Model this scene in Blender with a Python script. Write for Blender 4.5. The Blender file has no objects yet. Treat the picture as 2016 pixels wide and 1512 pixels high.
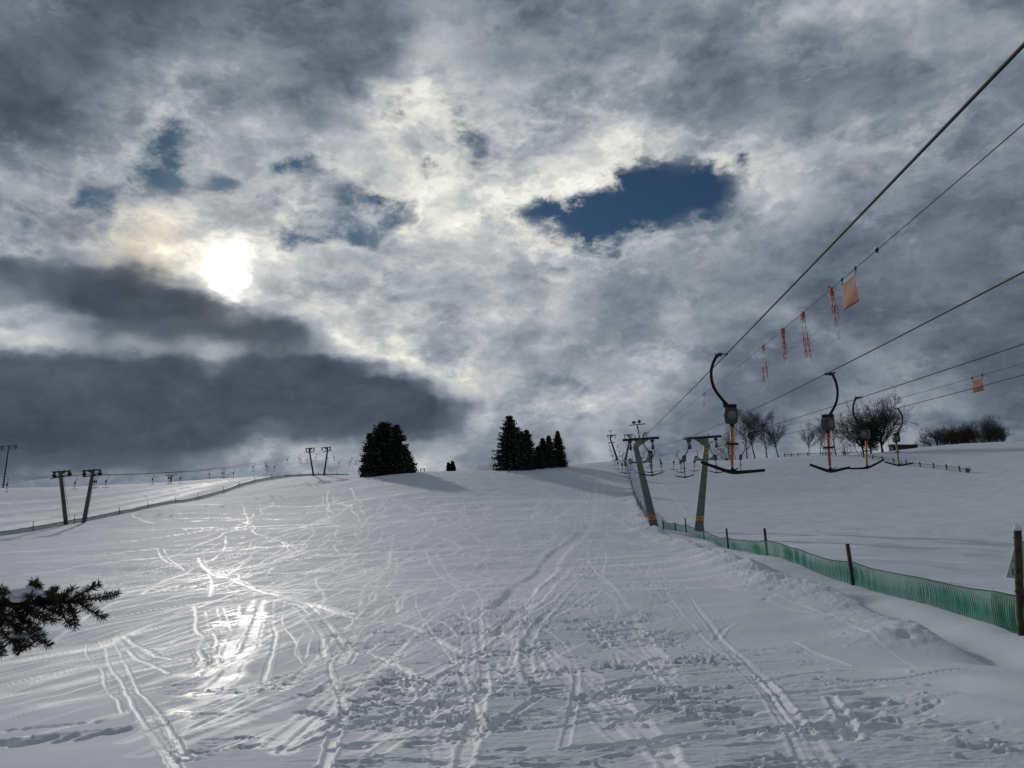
import bpy, math, random
import numpy as np
random.seed(7); rng = np.random.default_rng(7)
S = bpy.context.scene
COL = S.collection
# ------------------------------------------------------------------ camera model
FPX = 1514.0; PITCH = math.radians(7.8); ROLL = math.radians(3.6)
f0 = np.array([0, math.cos(PITCH), math.sin(PITCH)])
u0 = np.array([0, -math.sin(PITCH), math.cos(PITCH)])
r0 = np.array([1.0, 0, 0])
CU = u0*math.cos(ROLL) + r0*math.sin(ROLL)
CR = r0*math.cos(ROLL) - u0*math.sin(ROLL)
CF = f0
def ray(px, py):
    return CR*((px-1008)/FPX) + CU*((756-py)/FPX) + CF
def P(px, py, D):
    return ray(px, py)*D
def proj(x, y, z):
    d = x*CF[0]+y*CF[1]+z*CF[2]
    a = x*CR[0]+y*CR[1]+z*CR[2]
    b = x*CU[0]+y*CU[1]+z*CU[2]
    return 1008+FPX*a/d, 756-FPX*b/d, d

# ------------------------------------------------------------------ terrain (smooth)
ctrl = [(0,1512,5.3),(504,1512,5.0),(1008,1512,4.8),(1500,1512,4.5),(2016,1512,4.3),
 (0,1350,10.3),(500,1350,9.6),(1008,1350,8.7),(1500,1350,8.0),(2016,1350,7.4),
 (2016,1262,12.3),(1850,1250,13.2),
 (0,1200,25.5),(500,1200,23),(1008,1200,20.4),(1500,1200,17.8),
 (1680,1156,23.4),(1511,1098,35),(1434,1081,47),(1386,1060,60),
 (0,1100,63),(500,1100,54),(1008,1100,45),(1300,1100,41),(1700,1100,35),(2000,1140,26),
 (0,1055,115),(500,1050,85),(1008,1050,68),(1200,1050,66),(1290,1040,69.5),(1373,1042,71),(1600,1050,60),(2000,1050,52),
 (300,1000,160),(600,1000,150),(1008,1000,115),(1200,1000,112),(1600,1000,105),(2000,1000,85),
 (600,960,195),(1008,960,158),(1200,960,165),(1600,960,160),(2000,950,145),
 (720,938,215),(800,931,210),(900,928,205),(1008,926,205),(1130,915,240),(1230,908,280),(1350,910,275),(1500,902,270),(1700,896,260),
 (1600,897,265),(1905,931,175),(1800,912,215),(1850,882,380),(2016,880,390),(1750,889,340),
 (0,965,320),(250,955,320),(400,946,300),(500,938,268),(-200,975,320),(-200,1060,120),
 (240,1010,165),(390,978,200),(500,947,235),(620,937,243),(680,937,248),(100,1000,200),(132,1034,133)]
pts = [P(*c) for c in ctrl]
pts += [np.array(p, float) for p in [(0,0,-1.62),(2,-1,-1.6),(-2,-1,-1.6),(0,-6,-1.6),(4,-4,-1.5),(-5,-3,-1.65),
   (0,-30,-2),(30,-30,-1.5),(-30,-30,-2),(40,5,-4),(-45,5,-2.5),(0,-150,-4),(150,-80,-4),(-150,-80,-3),(140,60,-4),(-160,40,-1)]]
# ground falls away behind the crest
def behind(px, py, D0, D1, drop):
    a = P(px, py, D0); d = a[:2]/np.linalg.norm(a[:2])
    L = D1
    slope = a[2]/np.linalg.norm(a[:2])
    return np.array([d[0]*L, d[1]*L, slope*L-drop])
for c in [(0,965,320,480,8),(250,955,320,480,8),(500,938,268,380,5),(680,937,248,330,5),(900,928,205,300,5),(1130,915,240,340,5),
          (1350,910,275,370,4),(1600,897,265,330,1.5),(1850,882,380,520,6),(2016,880,390,540,6)]:
    pts.append(behind(*c))
for a in range(0, 360, 20):
    t = math.radians(a); pts.append(np.array([math.cos(t)*900, math.sin(t)*900, -20.0]))
    if math.cos(t-math.pi/2) < .5: pts.append(np.array([math.cos(t)*400, math.sin(t)*400, -6.0]))
pts = np.array(pts)
def warp(x, y):
    r = np.sqrt(x*x+y*y)+1e-6
    k = 4.0*np.power(r+1.5, .38)/(r+1.5)
    return x*k, y*k
def tps_fit(p):
    X, Y = warp(p[:,0], p[:,1]); n = len(p)
    d2 = (X[:,None]-X)**2+(Y[:,None]-Y)**2
    K = .5*d2*np.log(d2+1e-9) + np.eye(n)*.02
    A = np.zeros((n+3, n+3)); A[:n,:n] = K
    A[:n,n] = 1; A[:n,n+1] = X; A[:n,n+2] = Y; A[n:,:n] = A[:n,n:].T
    b = np.zeros(n+3); b[:n] = p[:,2]
    return X, Y, np.linalg.solve(A, b)
TX, TY, TW = tps_fit(pts)
def gz(x, y):
    x = np.asarray(x, float); y = np.asarray(y, float); sh = np.broadcast(x, y).shape
    x = np.broadcast_to(x, sh).ravel(); y = np.broadcast_to(y, sh).ravel()
    X, Y = warp(x, y); n = len(TX)
    out = TW[n]+TW[n+1]*X+TW[n+2]*Y
    for i in range(n):
        d2 = (X-TX[i])**2+(Y-TY[i])**2
        out = out + TW[i]*.5*d2*np.log(d2+1e-9)
    return out.reshape(sh)
_Ds = np.geomspace(3, 600, 330)
def hit(px, py, far=600):
    """first point of the snow surface seen along a ray"""
    d = ray(px, py)
    x, y, z = d[0]*_Ds, d[1]*_Ds, d[2]*_Ds
    g = gz(x, y)
    k = np.where(z < g)[0]
    if len(k) == 0:
        k = [int(np.argmin((z-g)/_Ds))]
    i = k[0]
    if i > 0 and z[i] < g[i]:
        a, b = z[i-1]-g[i-1], z[i]-g[i]
        D = _Ds[i-1]+(_Ds[i]-_Ds[i-1])*a/(a-b+1e-12)
    else: D = _Ds[i]
    D = min(D, far)
    q = d*D
    return np.array([q[0], q[1], float(gz(q[0], q[1]))])

# ------------------------------------------------------------------ noise
_lat = rng.random((512, 512)).astype(np.float32)
def vnoise(x, y):
    xi = np.floor(x).astype(np.int64); yi = np.floor(y).astype(np.int64)
    fx = (x-xi).astype(np.float32); fy = (y-yi).astype(np.float32)
    fx = fx*fx*(3-2*fx); fy = fy*fy*(3-2*fy)
    a = _lat[xi & 511, yi & 511]; b = _lat[(xi+1) & 511, yi & 511]
    c = _lat[xi & 511, (yi+1) & 511]; d = _lat[(xi+1) & 511, (yi+1) & 511]
    return (a*(1-fx)+b*fx)*(1-fy)+(c*(1-fx)+d*fx)*fy
def fbm(x, y, o=4, g=.5):
    s = 0; a = 1; t = 0
    for i in range(o):
        s = s+a*vnoise(x*2**i+17.3*i, y*2**i-9.1*i); t += a; a *= g
    return s/t
def sstep(a, b, x):
    t = np.clip((x-a)/(b-a), 0, 1); return t*t*(3-2*t)

# ------------------------------------------------------------------ helpers
def tag(o, label=None, cat=None, group=None, kind=None):
    if label: o['label'] = label
    if cat: o['category'] = cat
    if group: o['group'] = group
    if kind: o['kind'] = kind
    return o
def empty(name, loc=(0,0,0), rz=0):
    o = bpy.data.objects.new(name, None); COL.objects.link(o)
    o.location = loc; o.rotation_euler = (0, 0, rz); o.empty_display_size = .2
    return o
class MB:
    def __init__(s): s.v = []; s.f = []; s.uv = None
    def add(s, vs, fs):
        n = len(s.v); s.v += [tuple(map(float, v)) for v in vs]; s.f += [tuple(i+n for i in f) for f in fs]
        return s
    def box(s, c, size, M=None, taper=1.0):
        c = np.array(c, float); h = np.array(size, float)/2
        vs = []
        for z in (-1, 1):
            k = taper if z > 0 else 1
            for x, y in ((-1,-1),(1,-1),(1,1),(-1,1)):
                v = np.array([x*h[0]*k, y*h[1]*k, z*h[2]])
                if M is not None: v = M @ v
                vs.append(c+v)
        return s.add(vs, [(3,2,1,0),(4,5,6,7),(0,1,5,4),(1,2,6,5),(2,3,7,6),(3,0,4,7)])
    def tube(s, path, r, n=8, cap=True, sq=None):
        path = [np.array(p, float) for p in path]; m = len(path)
        if np.isscalar(r): r = [r]*m
        ref = None; vs = []
        for i, p in enumerate(path):
            t = path[min(i+1, m-1)]-path[max(i-1, 0)]; t = t/(np.linalg.norm(t)+1e-9)
            if ref is None:
                ref = np.array([0, 0, 1.]) if abs(t[2]) < .9 else np.array([1., 0, 0])
            a = ref-t*np.dot(ref, t); a /= np.linalg.norm(a)+1e-9; b = np.cross(t, a); ref = a
            for k in range(n):
                an = 2*math.pi*(k+.5)/n
                ra, rb = (r[i], r[i]) if sq is None else (r[i]*sq[0], r[i]*sq[1])
                vs.append(p+a*math.cos(an)*ra+b*math.sin(an)*rb)
        fs = []
        for i in range(m-1):
            for k in range(n):
                k2 = (k+1) % n
                fs.append((i*n+k, i*n+k2, (i+1)*n+k2, (i+1)*n+k))
        if cap and n > 2:
            fs.append(tuple(range(n))[::-1]); fs.append(tuple((m-1)*n+k for k in range(n)))
        return s.add(vs, fs)
    def ball(s, c, r, n=8, m=6, nz=0):
        c = np.array(c, float); r = np.array([r]*3 if np.isscalar(r) else r, float)
        vs = [c+np.array([0,0,r[2]])]
        for i in range(1, m):
            ph = math.pi*i/m
            for k in range(n):
                th = 2*math.pi*k/n; j = 1+random.uniform(-nz, nz)
                vs.append(c+r*j*np.array([math.sin(ph)*math.cos(th), math.sin(ph)*math.sin(th), math.cos(ph)]))
        vs.append(c-np.array([0,0,r[2]]))
        fs = [(0, 1+k, 1+(k+1) % n) for k in range(n)]
        for i in range(m-2):
            for k in range(n):
                a = 1+i*n; fs.append((a+k, a+n+k, a+n+(k+1) % n, a+(k+1) % n))
        L = len(vs)-1
        fs += [(L, 1+(m-2)*n+(k+1) % n, 1+(m-2)*n+k) for k in range(n)]
        return s.add(vs, fs)
    def build(s, name, mat, parent=None, smooth=False, bevel=0, label=None):
        me = bpy.data.meshes.new(name); me.from_pydata(s.v, [], s.f); me.update()
        if smooth: me.polygons.foreach_set('use_smooth', [True]*len(me.polygons))
        o = bpy.data.objects.new(name, me); COL.objects.link(o)
        if mat: me.materials.append(mat)
        if parent: o.parent = parent
        if bevel:
            b = o.modifiers.new('bev', 'BEVEL'); b.width = bevel; b.segments = 2; b.limit_method = 'ANGLE'
        if label: o['label'] = label
        return o
def rotm(ax, an):
    c, s_ = math.cos(an), math.sin(an)
    return np.array({'x': [[1,0,0],[0,c,-s_],[0,s_,c]], 'y': [[c,0,s_],[0,1,0],[-s_,0,c]], 'z': [[c,-s_,0],[s_,c,0],[0,0,1]]}[ax])
def copy_tree(o, parent=None):
    c = o.copy(); COL.objects.link(c); c.parent = parent
    for ch in list(o.children): copy_tree(ch, c)
    return c

# ------------------------------------------------------------------ materials
def mat(name, col, rough=.6, metal=0, var=.25, scale=6, bump=.15, spec=.5, two=None, coat=0):
    m = bpy.data.materials.new(name); m.use_nodes = True; nt = m.node_tree; N = nt.nodes; L = nt.links
    b = N['Principled BSDF']; b.inputs['Roughness'].default_value = rough; b.inputs['Metallic'].default_value = metal
    b.inputs['Specular IOR Level'].default_value = spec
    tc = N.new('ShaderNodeTexCoord')
    n1 = N.new('ShaderNodeTexNoise'); n1.inputs['Scale'].default_value = scale; n1.inputs['Detail'].default_value = 6
    L.new(tc.outputs['Object'], n1.inputs['Vector'])
    r = N.new('ShaderNodeValToRGB'); e = r.color_ramp.elements
    e[0].position = .32; e[1].position = .7
    c2 = two if two else tuple(min(1, c*(1+var)) for c in col)
    e[0].color = (*[c*(1-var) for c in col], 1); e[1].color = (*c2, 1)
    L.new(n1.outputs['Fac'], r.inputs['Fac']); L.new(r.outputs['Color'], b.inputs['Base Color'])
    if bump:
        bp = N.new('ShaderNodeBump'); bp.inputs['Strength'].default_value = bump; bp.inputs['Distance'].default_value = .02
        n2 = N.new('ShaderNodeTexNoise'); n2.inputs['Scale'].default_value = scale*5; n2.inputs['Detail'].default_value = 4
        L.new(tc.outputs['Object'], n2.inputs['Vector']); L.new(n2.outputs['Fac'], bp.inputs['Height']); L.new(bp.outputs['Normal'], b.inputs['Normal'])
    return m
M = {}
M['galv'] = mat('galvanised_steel', (.16,.16,.155), .55, .3, .3, 3)
M['tower'] = mat('painted_tower_steel', (.115,.125,.112), .55, .1, .35, 2)
M['brown'] = mat('brown_weathered_steel', (.09,.07,.062), .7, .1, .4, 2)
M['black'] = mat('black_rubber', (.008,.008,.009), .6, 0, .3, 12, spec=.2)
M['dark'] = mat('dark_steel', (.025,.026,.03), .5, .4, .3, 8)
M['box'] = mat('grey_housing', (.014,.015,.014), .55, 0, .3, 5, two=(.045,.048,.044))
M['orange'] = mat('orange_paint', (.50,.13,.014), .5, 0, .3, 9)
M['red'] = mat('red_paint', (.34,.06,.015), .5, 0, .35, 9)
M['olive'] = mat('yellow_green_paint', (.16,.15,.025), .5, 0, .3, 9)
M['cable'] = mat('steel_cable', (.010,.010,.011), .7, 0, .2, 2, bump=0, spec=.2)
M['pipe'] = mat('dull_grey_pipe', (.05,.052,.055), .6, 0, .3, 6)
M['yellow'] = mat('yellow_plate', (.42,.30,.03), .6, 0, .3, 6)
M['oplate'] = mat('orange_plate', (.42,.20,.03), .6, 0, .3, 6)
M['cred'] = mat('red_plastic', (.42,.08,.045), .45, 0, .2, 10)
M['cwhite'] = mat('white_plastic', (.62,.62,.6), .45, 0, .1, 10)
M['wood'] = mat('dark_wet_wood', (.03,.024,.02), .8, 0, .4, 14, bump=.5)
M['oldwood'] = mat('old_mossy_wood', (.03,.025,.018), .85, 0, .5, 10, bump=.8, two=(.085,.075,.035))
M['bark'] = mat('bark', (.035,.03,.026), .9, 0, .3, 5)
M['twig'] = mat('bare_twigs', (.045,.037,.032), .9, 0, .3, 3)
M['needle'] = mat('spruce_needles', (.017,.028,.016), .75, 0, .5, 1.2, two=(.045,.065,.035), bump=0, spec=.2)
M['needle2'] = mat('spruce_needles_near', (.020,.026,.012), .7, 0, .5, 30, two=(.05,.05,.024), bump=0, spec=.2)
M['bud'] = mat('brown_twig', (.035,.018,.012), .8, 0, .4, 30)
M['clump'] = mat('snow_clump', (.78,.81,.86), .7, 0, .05, 20, two=(.85,.87,.9), bump=.8)
M['roof'] = mat('dark_boards', (.03,.026,.026), .85, 0, .3, 3)
M['sign'] = mat('sign_white', (.42,.43,.43), .5, 0, .06, 4)
M['ink'] = mat('sign_ink', (.015,.018,.022), .6, 0, .1, 10)
M['lens'] = mat('lamp_glass', (.25,.26,.27), .15, 0, .1, 10)
def flag_mat():
    m = mat('orange_flag_plastic', (.32,.07,.010), .7, 0, .2, 5, two=(.36,.10,.02), bump=0)
    nt = m.node_tree; b = nt.nodes['Principled BSDF']; out = nt.nodes['Material Output']
    tr = nt.nodes.new('ShaderNodeBsdfTranslucent'); tr.inputs['Color'].default_value = (.26,.065,.010,1)
    mx = nt.nodes.new('ShaderNodeMixShader'); mx.inputs[0].default_value = .35
    nt.links.new(b.outputs[0], mx.inputs[1]); nt.links.new(tr.outputs[0], mx.inputs[2]); nt.links.new(mx.outputs[0], out.inputs[0])
    return m
M['flag'] = flag_mat()
def net_mat(name, col, cover, fs, ft, col2):
    m = bpy.data.materials.new(name); m.use_nodes = True; nt = m.node_tree; N = nt.nodes; L = nt.links
    b = N['Principled BSDF']; b.inputs['Roughness'].default_value = .45
    at = N.new('ShaderNodeAttribute'); at.attribute_name = 'weave'   # x: metres along, y: metres up
    sp = N.new('ShaderNodeSeparateXYZ'); L.new(at.outputs['Vector'], sp.inputs[0])
    def saw(sock, freq):
        a = N.new('ShaderNodeMath'); a.operation = 'MULTIPLY'; L.new(sock, a.inputs[0]); a.inputs[1].default_value = freq
        f = N.new('ShaderNodeMath'); f.operation = 'FRACT'; L.new(a.outputs[0], f.inputs[0]); return f.outputs[0]
    def lt(sock, v):
        a = N.new('ShaderNodeMath'); a.operation = 'LESS_THAN'; L.new(sock, a.inputs[0]); a.inputs[1].default_value = v; return a.outputs[0]
    a = lt(saw(sp.outputs[0], fs), cover[0]); c = lt(saw(sp.outputs[1], ft), cover[1])
    mx = N.new('ShaderNodeMath'); mx.operation = 'MAXIMUM'; L.new(a, mx.inputs[0]); L.new(c, mx.inputs[1])
    L.new(mx.outputs[0], b.inputs['Alpha'])
    n1 = N.new('ShaderNodeTexNoise'); n1.inputs['Scale'].default_value = 2.5; n1.inputs['Detail'].default_value = 5
    L.new(at.outputs['Vector'], n1.inputs['Vector'])
    r = N.new('ShaderNodeValToRGB'); e = r.color_ramp.elements; e[0].position = .3; e[1].position = .7
    e[0].color = (*col, 1); e[1].color = (*col2, 1)
    L.new(n1.outputs['Fac'], r.inputs['Fac']); L.new(r.outputs['Color'], b.inputs['Base Color'])
    out = N['Material Output']
    tr = N.new('ShaderNodeBsdfTranslucent'); L.new(r.outputs['Color'], tr.inputs['Color'])
    tp = N.new('ShaderNodeBsdfTransparent')
    m1 = N.new('ShaderNodeMixShader'); m1.inputs[0].default_value = .55
    b.inputs['Alpha'].default_value = 1
    L.remove(b.inputs['Alpha'].links[0])
    L.new(b.outputs[0], m1.inputs[1]); L.new(tr.outputs[0], m1.inputs[2])
    m2 = N.new('ShaderNodeMixShader'); L.new(mx.outputs[0], m2.inputs[0]); L.new(tp.outputs[0], m2.inputs[1]); L.new(m1.outputs[0], m2.inputs[2])
    L.new(m2.outputs[0], out.inputs[0])
    return m
M['net'] = net_mat('green_netting', (.012,.19,.095), (.34,.36), 47, 61, (.05,.34,.21))
M['netd'] = net_mat('dark_green_netting', (.004,.13,.065), (.6,.55), 28, 30, (.01,.2,.11))
M['netfar'] = net_mat('faded_green_netting', (.010,.065,.050), (.5,.45), 28, 30, (.02,.10,.08))
M['wire'] = net_mat('grey_wire_mesh', (.10,.11,.12), (.14,.14), 9, 9, (.16,.17,.18))

def snow_mat():
    m = bpy.data.materials.new('snow'); m.use_nodes = True; nt = m.node_tree; N = nt.nodes; L = nt.links
    b = N['Principled BSDF']
    b.inputs['Specular IOR Level'].default_value = .16
    tc = N.new('ShaderNodeTexCoord')
    at = N.new('ShaderNodeAttribute'); at.attribute_name = 'snowmask'   # x packed, y churned
    sp = N.new('ShaderNodeSeparateXYZ'); L.new(at.outputs['Vector'], sp.inputs[0])
    n0 = N.new('ShaderNodeTexNoise'); n0.inputs['Scale'].default_value = .35; n0.inputs['Detail'].default_value = 8
    L.new(tc.outputs['Object'], n0.inputs['Vector'])
    r = N.new('ShaderNodeValToRGB'); e = r.color_ramp.elements
    e[0].position = .3; e[0].color = (.62,.655,.715,1); e[1].position = .7; e[1].color = (.73,.75,.79,1)
    L.new(n0.outputs['Fac'], r.inputs['Fac'])
    mc = N.new('ShaderNodeMix'); mc.data_type = 'RGBA'; mc.inputs[7].default_value = (.94,.94,.94,1)
    L.new(sp.outputs[0], mc.inputs[0]); L.new(r.outputs['Color'], mc.inputs[6]); L.new(mc.outputs[2], b.inputs['Base Color'])
    mr = N.new('ShaderNodeMapRange'); mr.inputs[3].default_value = .8; mr.inputs[4].default_value = .6
    L.new(sp.outputs[0], mr.inputs[0])
    ri = N.new('ShaderNodeMix'); ri.data_type = 'FLOAT'; ri.inputs[3].default_value = .42; L.new(sp.outputs[2], ri.inputs[0]); L.new(mr.outputs[0], ri.inputs[2]); L.new(ri.outputs[0], b.inputs['Roughness'])
    rs = N.new('ShaderNodeMapRange'); rs.inputs[3].default_value = .16; rs.inputs[4].default_value = .26; L.new(sp.outputs[2], rs.inputs[0]); L.new(rs.outputs[0], b.inputs['Specular IOR Level'])
    def noise(sc, det, st=(1,1,1)):
        mp = N.new('ShaderNodeMapping'); mp.inputs['Scale'].default_value = st; L.new(tc.outputs['Object'], mp.inputs[0])
        n = N.new('ShaderNodeTexNoise'); n.inputs['Scale'].default_value = sc; n.inputs['Detail'].default_value = det
        n.inputs['Roughness'].default_value = .6
        L.new(mp.outputs[0], n.inputs['Vector']); return n.outputs['Fac']
    a = noise(55, 4); c = noise(11, 8, (1,1.6,1)); 
    def math_(op, x, y, v=None):
        q = N.new('ShaderNodeMath'); q.operation = op; L.new(x, q.inputs[0])
        if y is not None: L.new(y, q.inputs[1])
        else: q.inputs[1].default_value = v
        return q.outputs[0]
    ch = math_('ADD', math_('MULTIPLY', sp.outputs[1], None, 1.9), None, .2)
    h = math_('ADD', math_('MULTIPLY', a, None, .12), math_('MULTIPLY', math_('MULTIPLY', c, ch), None, 1.0))
    bp = N.new('ShaderNodeBump'); bp.inputs['Strength'].default_value = .6; bp.inputs['Distance'].default_value = .02
    L.new(h, bp.inputs['Height']); L.new(bp.outputs['Normal'], b.inputs['Normal'])
    return m
M['snow'] = snow_mat()
# ------------------------------------------------------------------ snow surface
th_f = np.radians(np.arange(-43, 43.001, .058)) 
th_c = np.radians(np.concatenate([np.arange(44.5, 316, 3.0), [316.5-360+360]]))
TH = np.concatenate([th_f, th_c]); NC = len(TH)
_r = np.geomspace(2.6, 420, 1500); _den = np.zeros(1499)
for _a in (-30, -15, 0, 12, 24):
    _x = _r*math.sin(math.radians(_a)); _y = _r*math.cos(math.radians(_a)); _q = proj(_x, _y, gz(_x, _y))[1]
    _den = np.maximum(_den, np.abs(np.diff(_q)))
_den = np.maximum(_den, .06); _den = np.convolve(np.pad(_den, 10, mode='edge'), np.ones(21)/21, 'valid')
_cum = np.concatenate([[0], np.cumsum(_den)]); _n = int(_cum[-1]/1.25)
R = np.interp(np.linspace(0, _cum[-1], _n), _cum, _r); R = np.concatenate([R, np.geomspace(440, 4500, 14)]); print('rows', len(R))
R = np.concatenate([[.5, 1.2, 2.0], R]); NR = len(R); ROWD = np.gradient(R)
GX = R[:,None]*np.sin(TH)[None]; GY = R[:,None]*np.cos(TH)[None]
GZ = gz(GX, GY)
far_ = sstep(600, 2500, R)[:,None]
GZ = GZ*(1-far_) + far_*(-60)
px_, py_, dd_ = proj(GX, GY, GZ)
front = (dd_ > .5)
px_ = np.where(front, px_, -9999.); py_ = np.where(front, py_, 9999.)
PACK = np.zeros_like(GZ, dtype=np.float32); H = np.zeros_like(GZ, dtype=np.float32)
NF = len(th_f)

def window(x, y, pad):
    r = np.hypot(x, y); t = np.arctan2(x, y)
    i0 = np.searchsorted(R, max(r.min()-pad, .1)); i1 = np.searchsorted(R, r.max()+pad)+1
    dt = pad/max(r.min(), 1)
    j0 = np.searchsorted(th_f, t.min()-dt); j1 = np.searchsorted(th_f, t.max()+dt)+1
    return max(i0-1, 0), min(i1, NR), max(j0-1, 0), min(j1, NF)
DIST = np.full(GZ.shape, 1e3, dtype=np.float32)
def smooth_path(p, n=10):
    p = [np.array(q[:2], float) for q in p]
    if len(p) < 3: 
        t = np.linspace(0, 1, n)[:,None]; return p[0]*(1-t)+p[-1]*t
    q = [2*p[0]-p[1]]+p+[2*p[-1]-p[-2]]; out = []
    for i in range(1, len(q)-2):
        for t in np.linspace(0, 1, n, endpoint=False):
            a, b_, c, d = q[i-1], q[i], q[i+1], q[i+2]
            out.append(.5*((2*b_)+(c-a)*t+(2*a-5*b_+4*c-d)*t*t+(3*b_-a-3*c+d)*t**3))
    out.append(p[-1]); return np.array(out)
def stamp(path, w, fn):
    """distance field round a path; fn(dist, i-slice, j-slice) edits H and PACK"""
    path = np.asarray(path); pad = w*2.4; _k = min(np.searchsorted(R, np.hypot(path[:,0], path[:,1]).max()), NR-1); pad = max(pad, 2*ROWD[_k])
    W = window(path[:,0], path[:,1], pad)
    if W[1]-W[0] < 2 or W[3]-W[2] < 2: return
    D = DIST[W[0]:W[1], W[2]:W[3]]; D[:] = 1e3
    for a, b_ in zip(path[:-1], path[1:]):
        s = np.array([a, b_]); w_ = window(s[:,0], s[:,1], pad)
        i0, i1, j0, j1 = w_
        if i1-i0 < 1 or j1-j0 < 1: continue
        X = GX[i0:i1, j0:j1]-a[0]; Y = GY[i0:i1, j0:j1]-a[1]
        v = b_-a; l2 = v@v+1e-9
        t = np.clip((X*v[0]+Y*v[1])/l2, 0, 1)
        ex = X-t*v[0]; ey = Y-t*v[1]; rr_ = R[i0:i1,None]; rad = (ex*GX[i0:i1, j0:j1]+ey*GY[i0:i1, j0:j1])/rr_
        kk = np.minimum(1, w/(1.0*ROWD[i0:i1,None])); d = np.sqrt(np.maximum(ex*ex+ey*ey-rad*rad, 0)+(rad*kk)**2)
        sub = DIST[i0:i1, j0:j1]; np.minimum(sub, d, out=sub)
    fn(D, slice(W[0], W[1]), slice(W[2], W[3]))
    D[:] = 1e3
def track(path, w=.12, depth=.035, berm=.02, pack=.8, n=10, wob=.0):
    p = smooth_path(path, n); w = max(w, .0010*float(np.hypot(p[:,0], p[:,1]).mean()))
    if wob:
        m = len(p); k = np.cumsum(rng.normal(0, 1, (m, 2)), 0); k -= np.linspace(0, 1, m)[:,None]*k[-1]
        p = p+k*wob*.15
    ph = rng.random()*100; rm = float(np.hypot(p[:,0], p[:,1]).mean()); q9 = min(1., 25/rm)
    def fn(d, a, b_):
        nz = .35+.45*fbm(GX[a,b_]*.9*q9+ph, GY[a,b_]*.9*q9, 3)
        qf = min(1., 10/rm); dw = d*(1+.5*qf*(vnoise(GX[a,b_]*5*qf+ph, GY[a,b_]*5*qf)-.5))
        brk = sstep(.28, .55, fbm(GX[a,b_]*.45*q9+ph, GY[a,b_]*.45*q9, 3)); nz = nz*(.45+.75*brk)
        nar = np.clip(2-1.5*w/ROWD[a][:,None], 0, 1)
        g = (1-sstep(.55*w, w, dw))*(1-nar)+np.clip(1-d/w, 0, 1)*nar
        hk = np.clip(w/(.8*ROWD[a][:,None])-.3*sstep(15, 35, R[a])[:,None], 0, 1)*(1-.85*sstep(35, 70, R[a])[:,None]*(w < .5))
        H[a,b_] -= (.62*depth*hk*g*nz).astype(np.float32)
        H[a,b_] += (.5*berm*hk*nz*np.exp(-((dw-1.25*w)/(.35*w))**2)).astype(np.float32)
        PACK[a,b_] = np.maximum(PACK[a,b_], min(1, pack*(1.1+.5*(rm > 25)))*np.minimum(1, 1.25* np.maximum(g, .9*(1-nar)*np.exp(-((dw-1.2*w)/(.4*w))**2))*1.5*nz))
    stamp(p, w, fn)
def hp(l): return [hit(*q)[:2] for q in l]

# piste-wide undulation, drifts, churned snow
base_n = fbm(GX*.08+40, GY*.08+11, 4)-.5
nearfade = sstep(3, 14, R)[:,None]
H += (base_n*.5*nearfade).astype(np.float32)
H += ((fbm(GX*.6, GY*.6+33, 3)-.5)*.10*sstep(2, 8, R)[:,None]).astype(np.float32)
def seg_mask(poly, soft, px=None, py=None):
    X = px_ if px is None else px; Y = py_ if py is None else py
    ins = np.zeros(X.shape, bool); dm = np.full(X.shape, 1e9)
    n = len(poly)
    for i in range(n):
        x1, y1 = poly[i]; x2, y2 = poly[(i+1) % n]
        c = ((y1 > Y) != (y2 > Y)) & (X < (x2-x1)*(Y-y1)/((y2-y1) or 1e-9)+x1)
        ins ^= c
        vx, vy = x2-x1, y2-y1; l2 = vx*vx+vy*vy+1e-9
        t = np.clip(((X-x1)*vx+(Y-y1)*vy)/l2, 0, 1)
        dm = np.minimum(dm, (X-x1-t*vx)**2+(Y-y1-t*vy)**2)
    sd = np.sqrt(dm)*np.where(ins, 1, -1)
    return sstep(-soft, soft, sd)
churn = .95*seg_mask([(780,1180),(1010,1190),(1180,1190),(1330,1230),(1500,1290),(1750,1370),(1990,1480),(2100,1700),(250,1700),(330,1470),(520,1330),(640,1230)], 55)
churn = np.maximum(churn, .8*seg_mask([(1140,940),(1180,940),(1200,1060),(1180,1140),(1230,1230),(1100,1260),(960,1260),(1060,1130)], 22))
churn = np.maximum(churn, .45*seg_mask([(1210,950),(1250,960),(1330,1130),(1500,1330),(1700,1600),(1300,1600),(1180,1150)], 25))
churn = np.maximum(churn, .7*seg_mask([(360,1300),(520,1290),(560,1400),(440,1440),(290,1400)], 30))
smooth_side = seg_mask([(1300,1050),(1400,1090),(1560,1170),(1830,1300),(2300,1420),(2300,1300),(1900,1200),(1600,1110),(1400,1060)], 15)
churn = churn*(1-smooth_side)
churn = churn*(.35+.9*sstep(.35, .6, fbm(GX*.35+5, GY*.25+9, 4)))
churn = np.where(front, churn, .6)
n1 = fbm(GX*3.4, GY*8.0, 4, .55); n2 = fbm(GX*9+3, GY*16+8, 3, .6); n3 = fbm(GX*1.3+7, GY*1.5, 4)
resf = 1-sstep(70, 130, R)[:,None]
pits = sstep(.55, .62, n1)*sstep(.46, .58, n3)
H += (churn*resf*(-.056*pits + .045*(n2-.5)*sstep(.4,.6,n3) + .030*(n1-.5))).astype(np.float32)
clod = sstep(.69, .76, fbm(GX*6.5+31, GY*8.5+2, 3, .6))*sstep(.5, .62, n3+.05)
H += (churn*resf*.032*clod).astype(np.float32)
H += (resf*.010*(fbm(GX*4+50, GY*1.7, 4)-.5)*(1-churn)).astype(np.float32)
# wind scour ripples beyond the near field
H += ((fbm(GX*.5+3, GY*.22, 4)-.5)*.16*sstep(25, 60, R)[:,None]).astype(np.float32)

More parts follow.
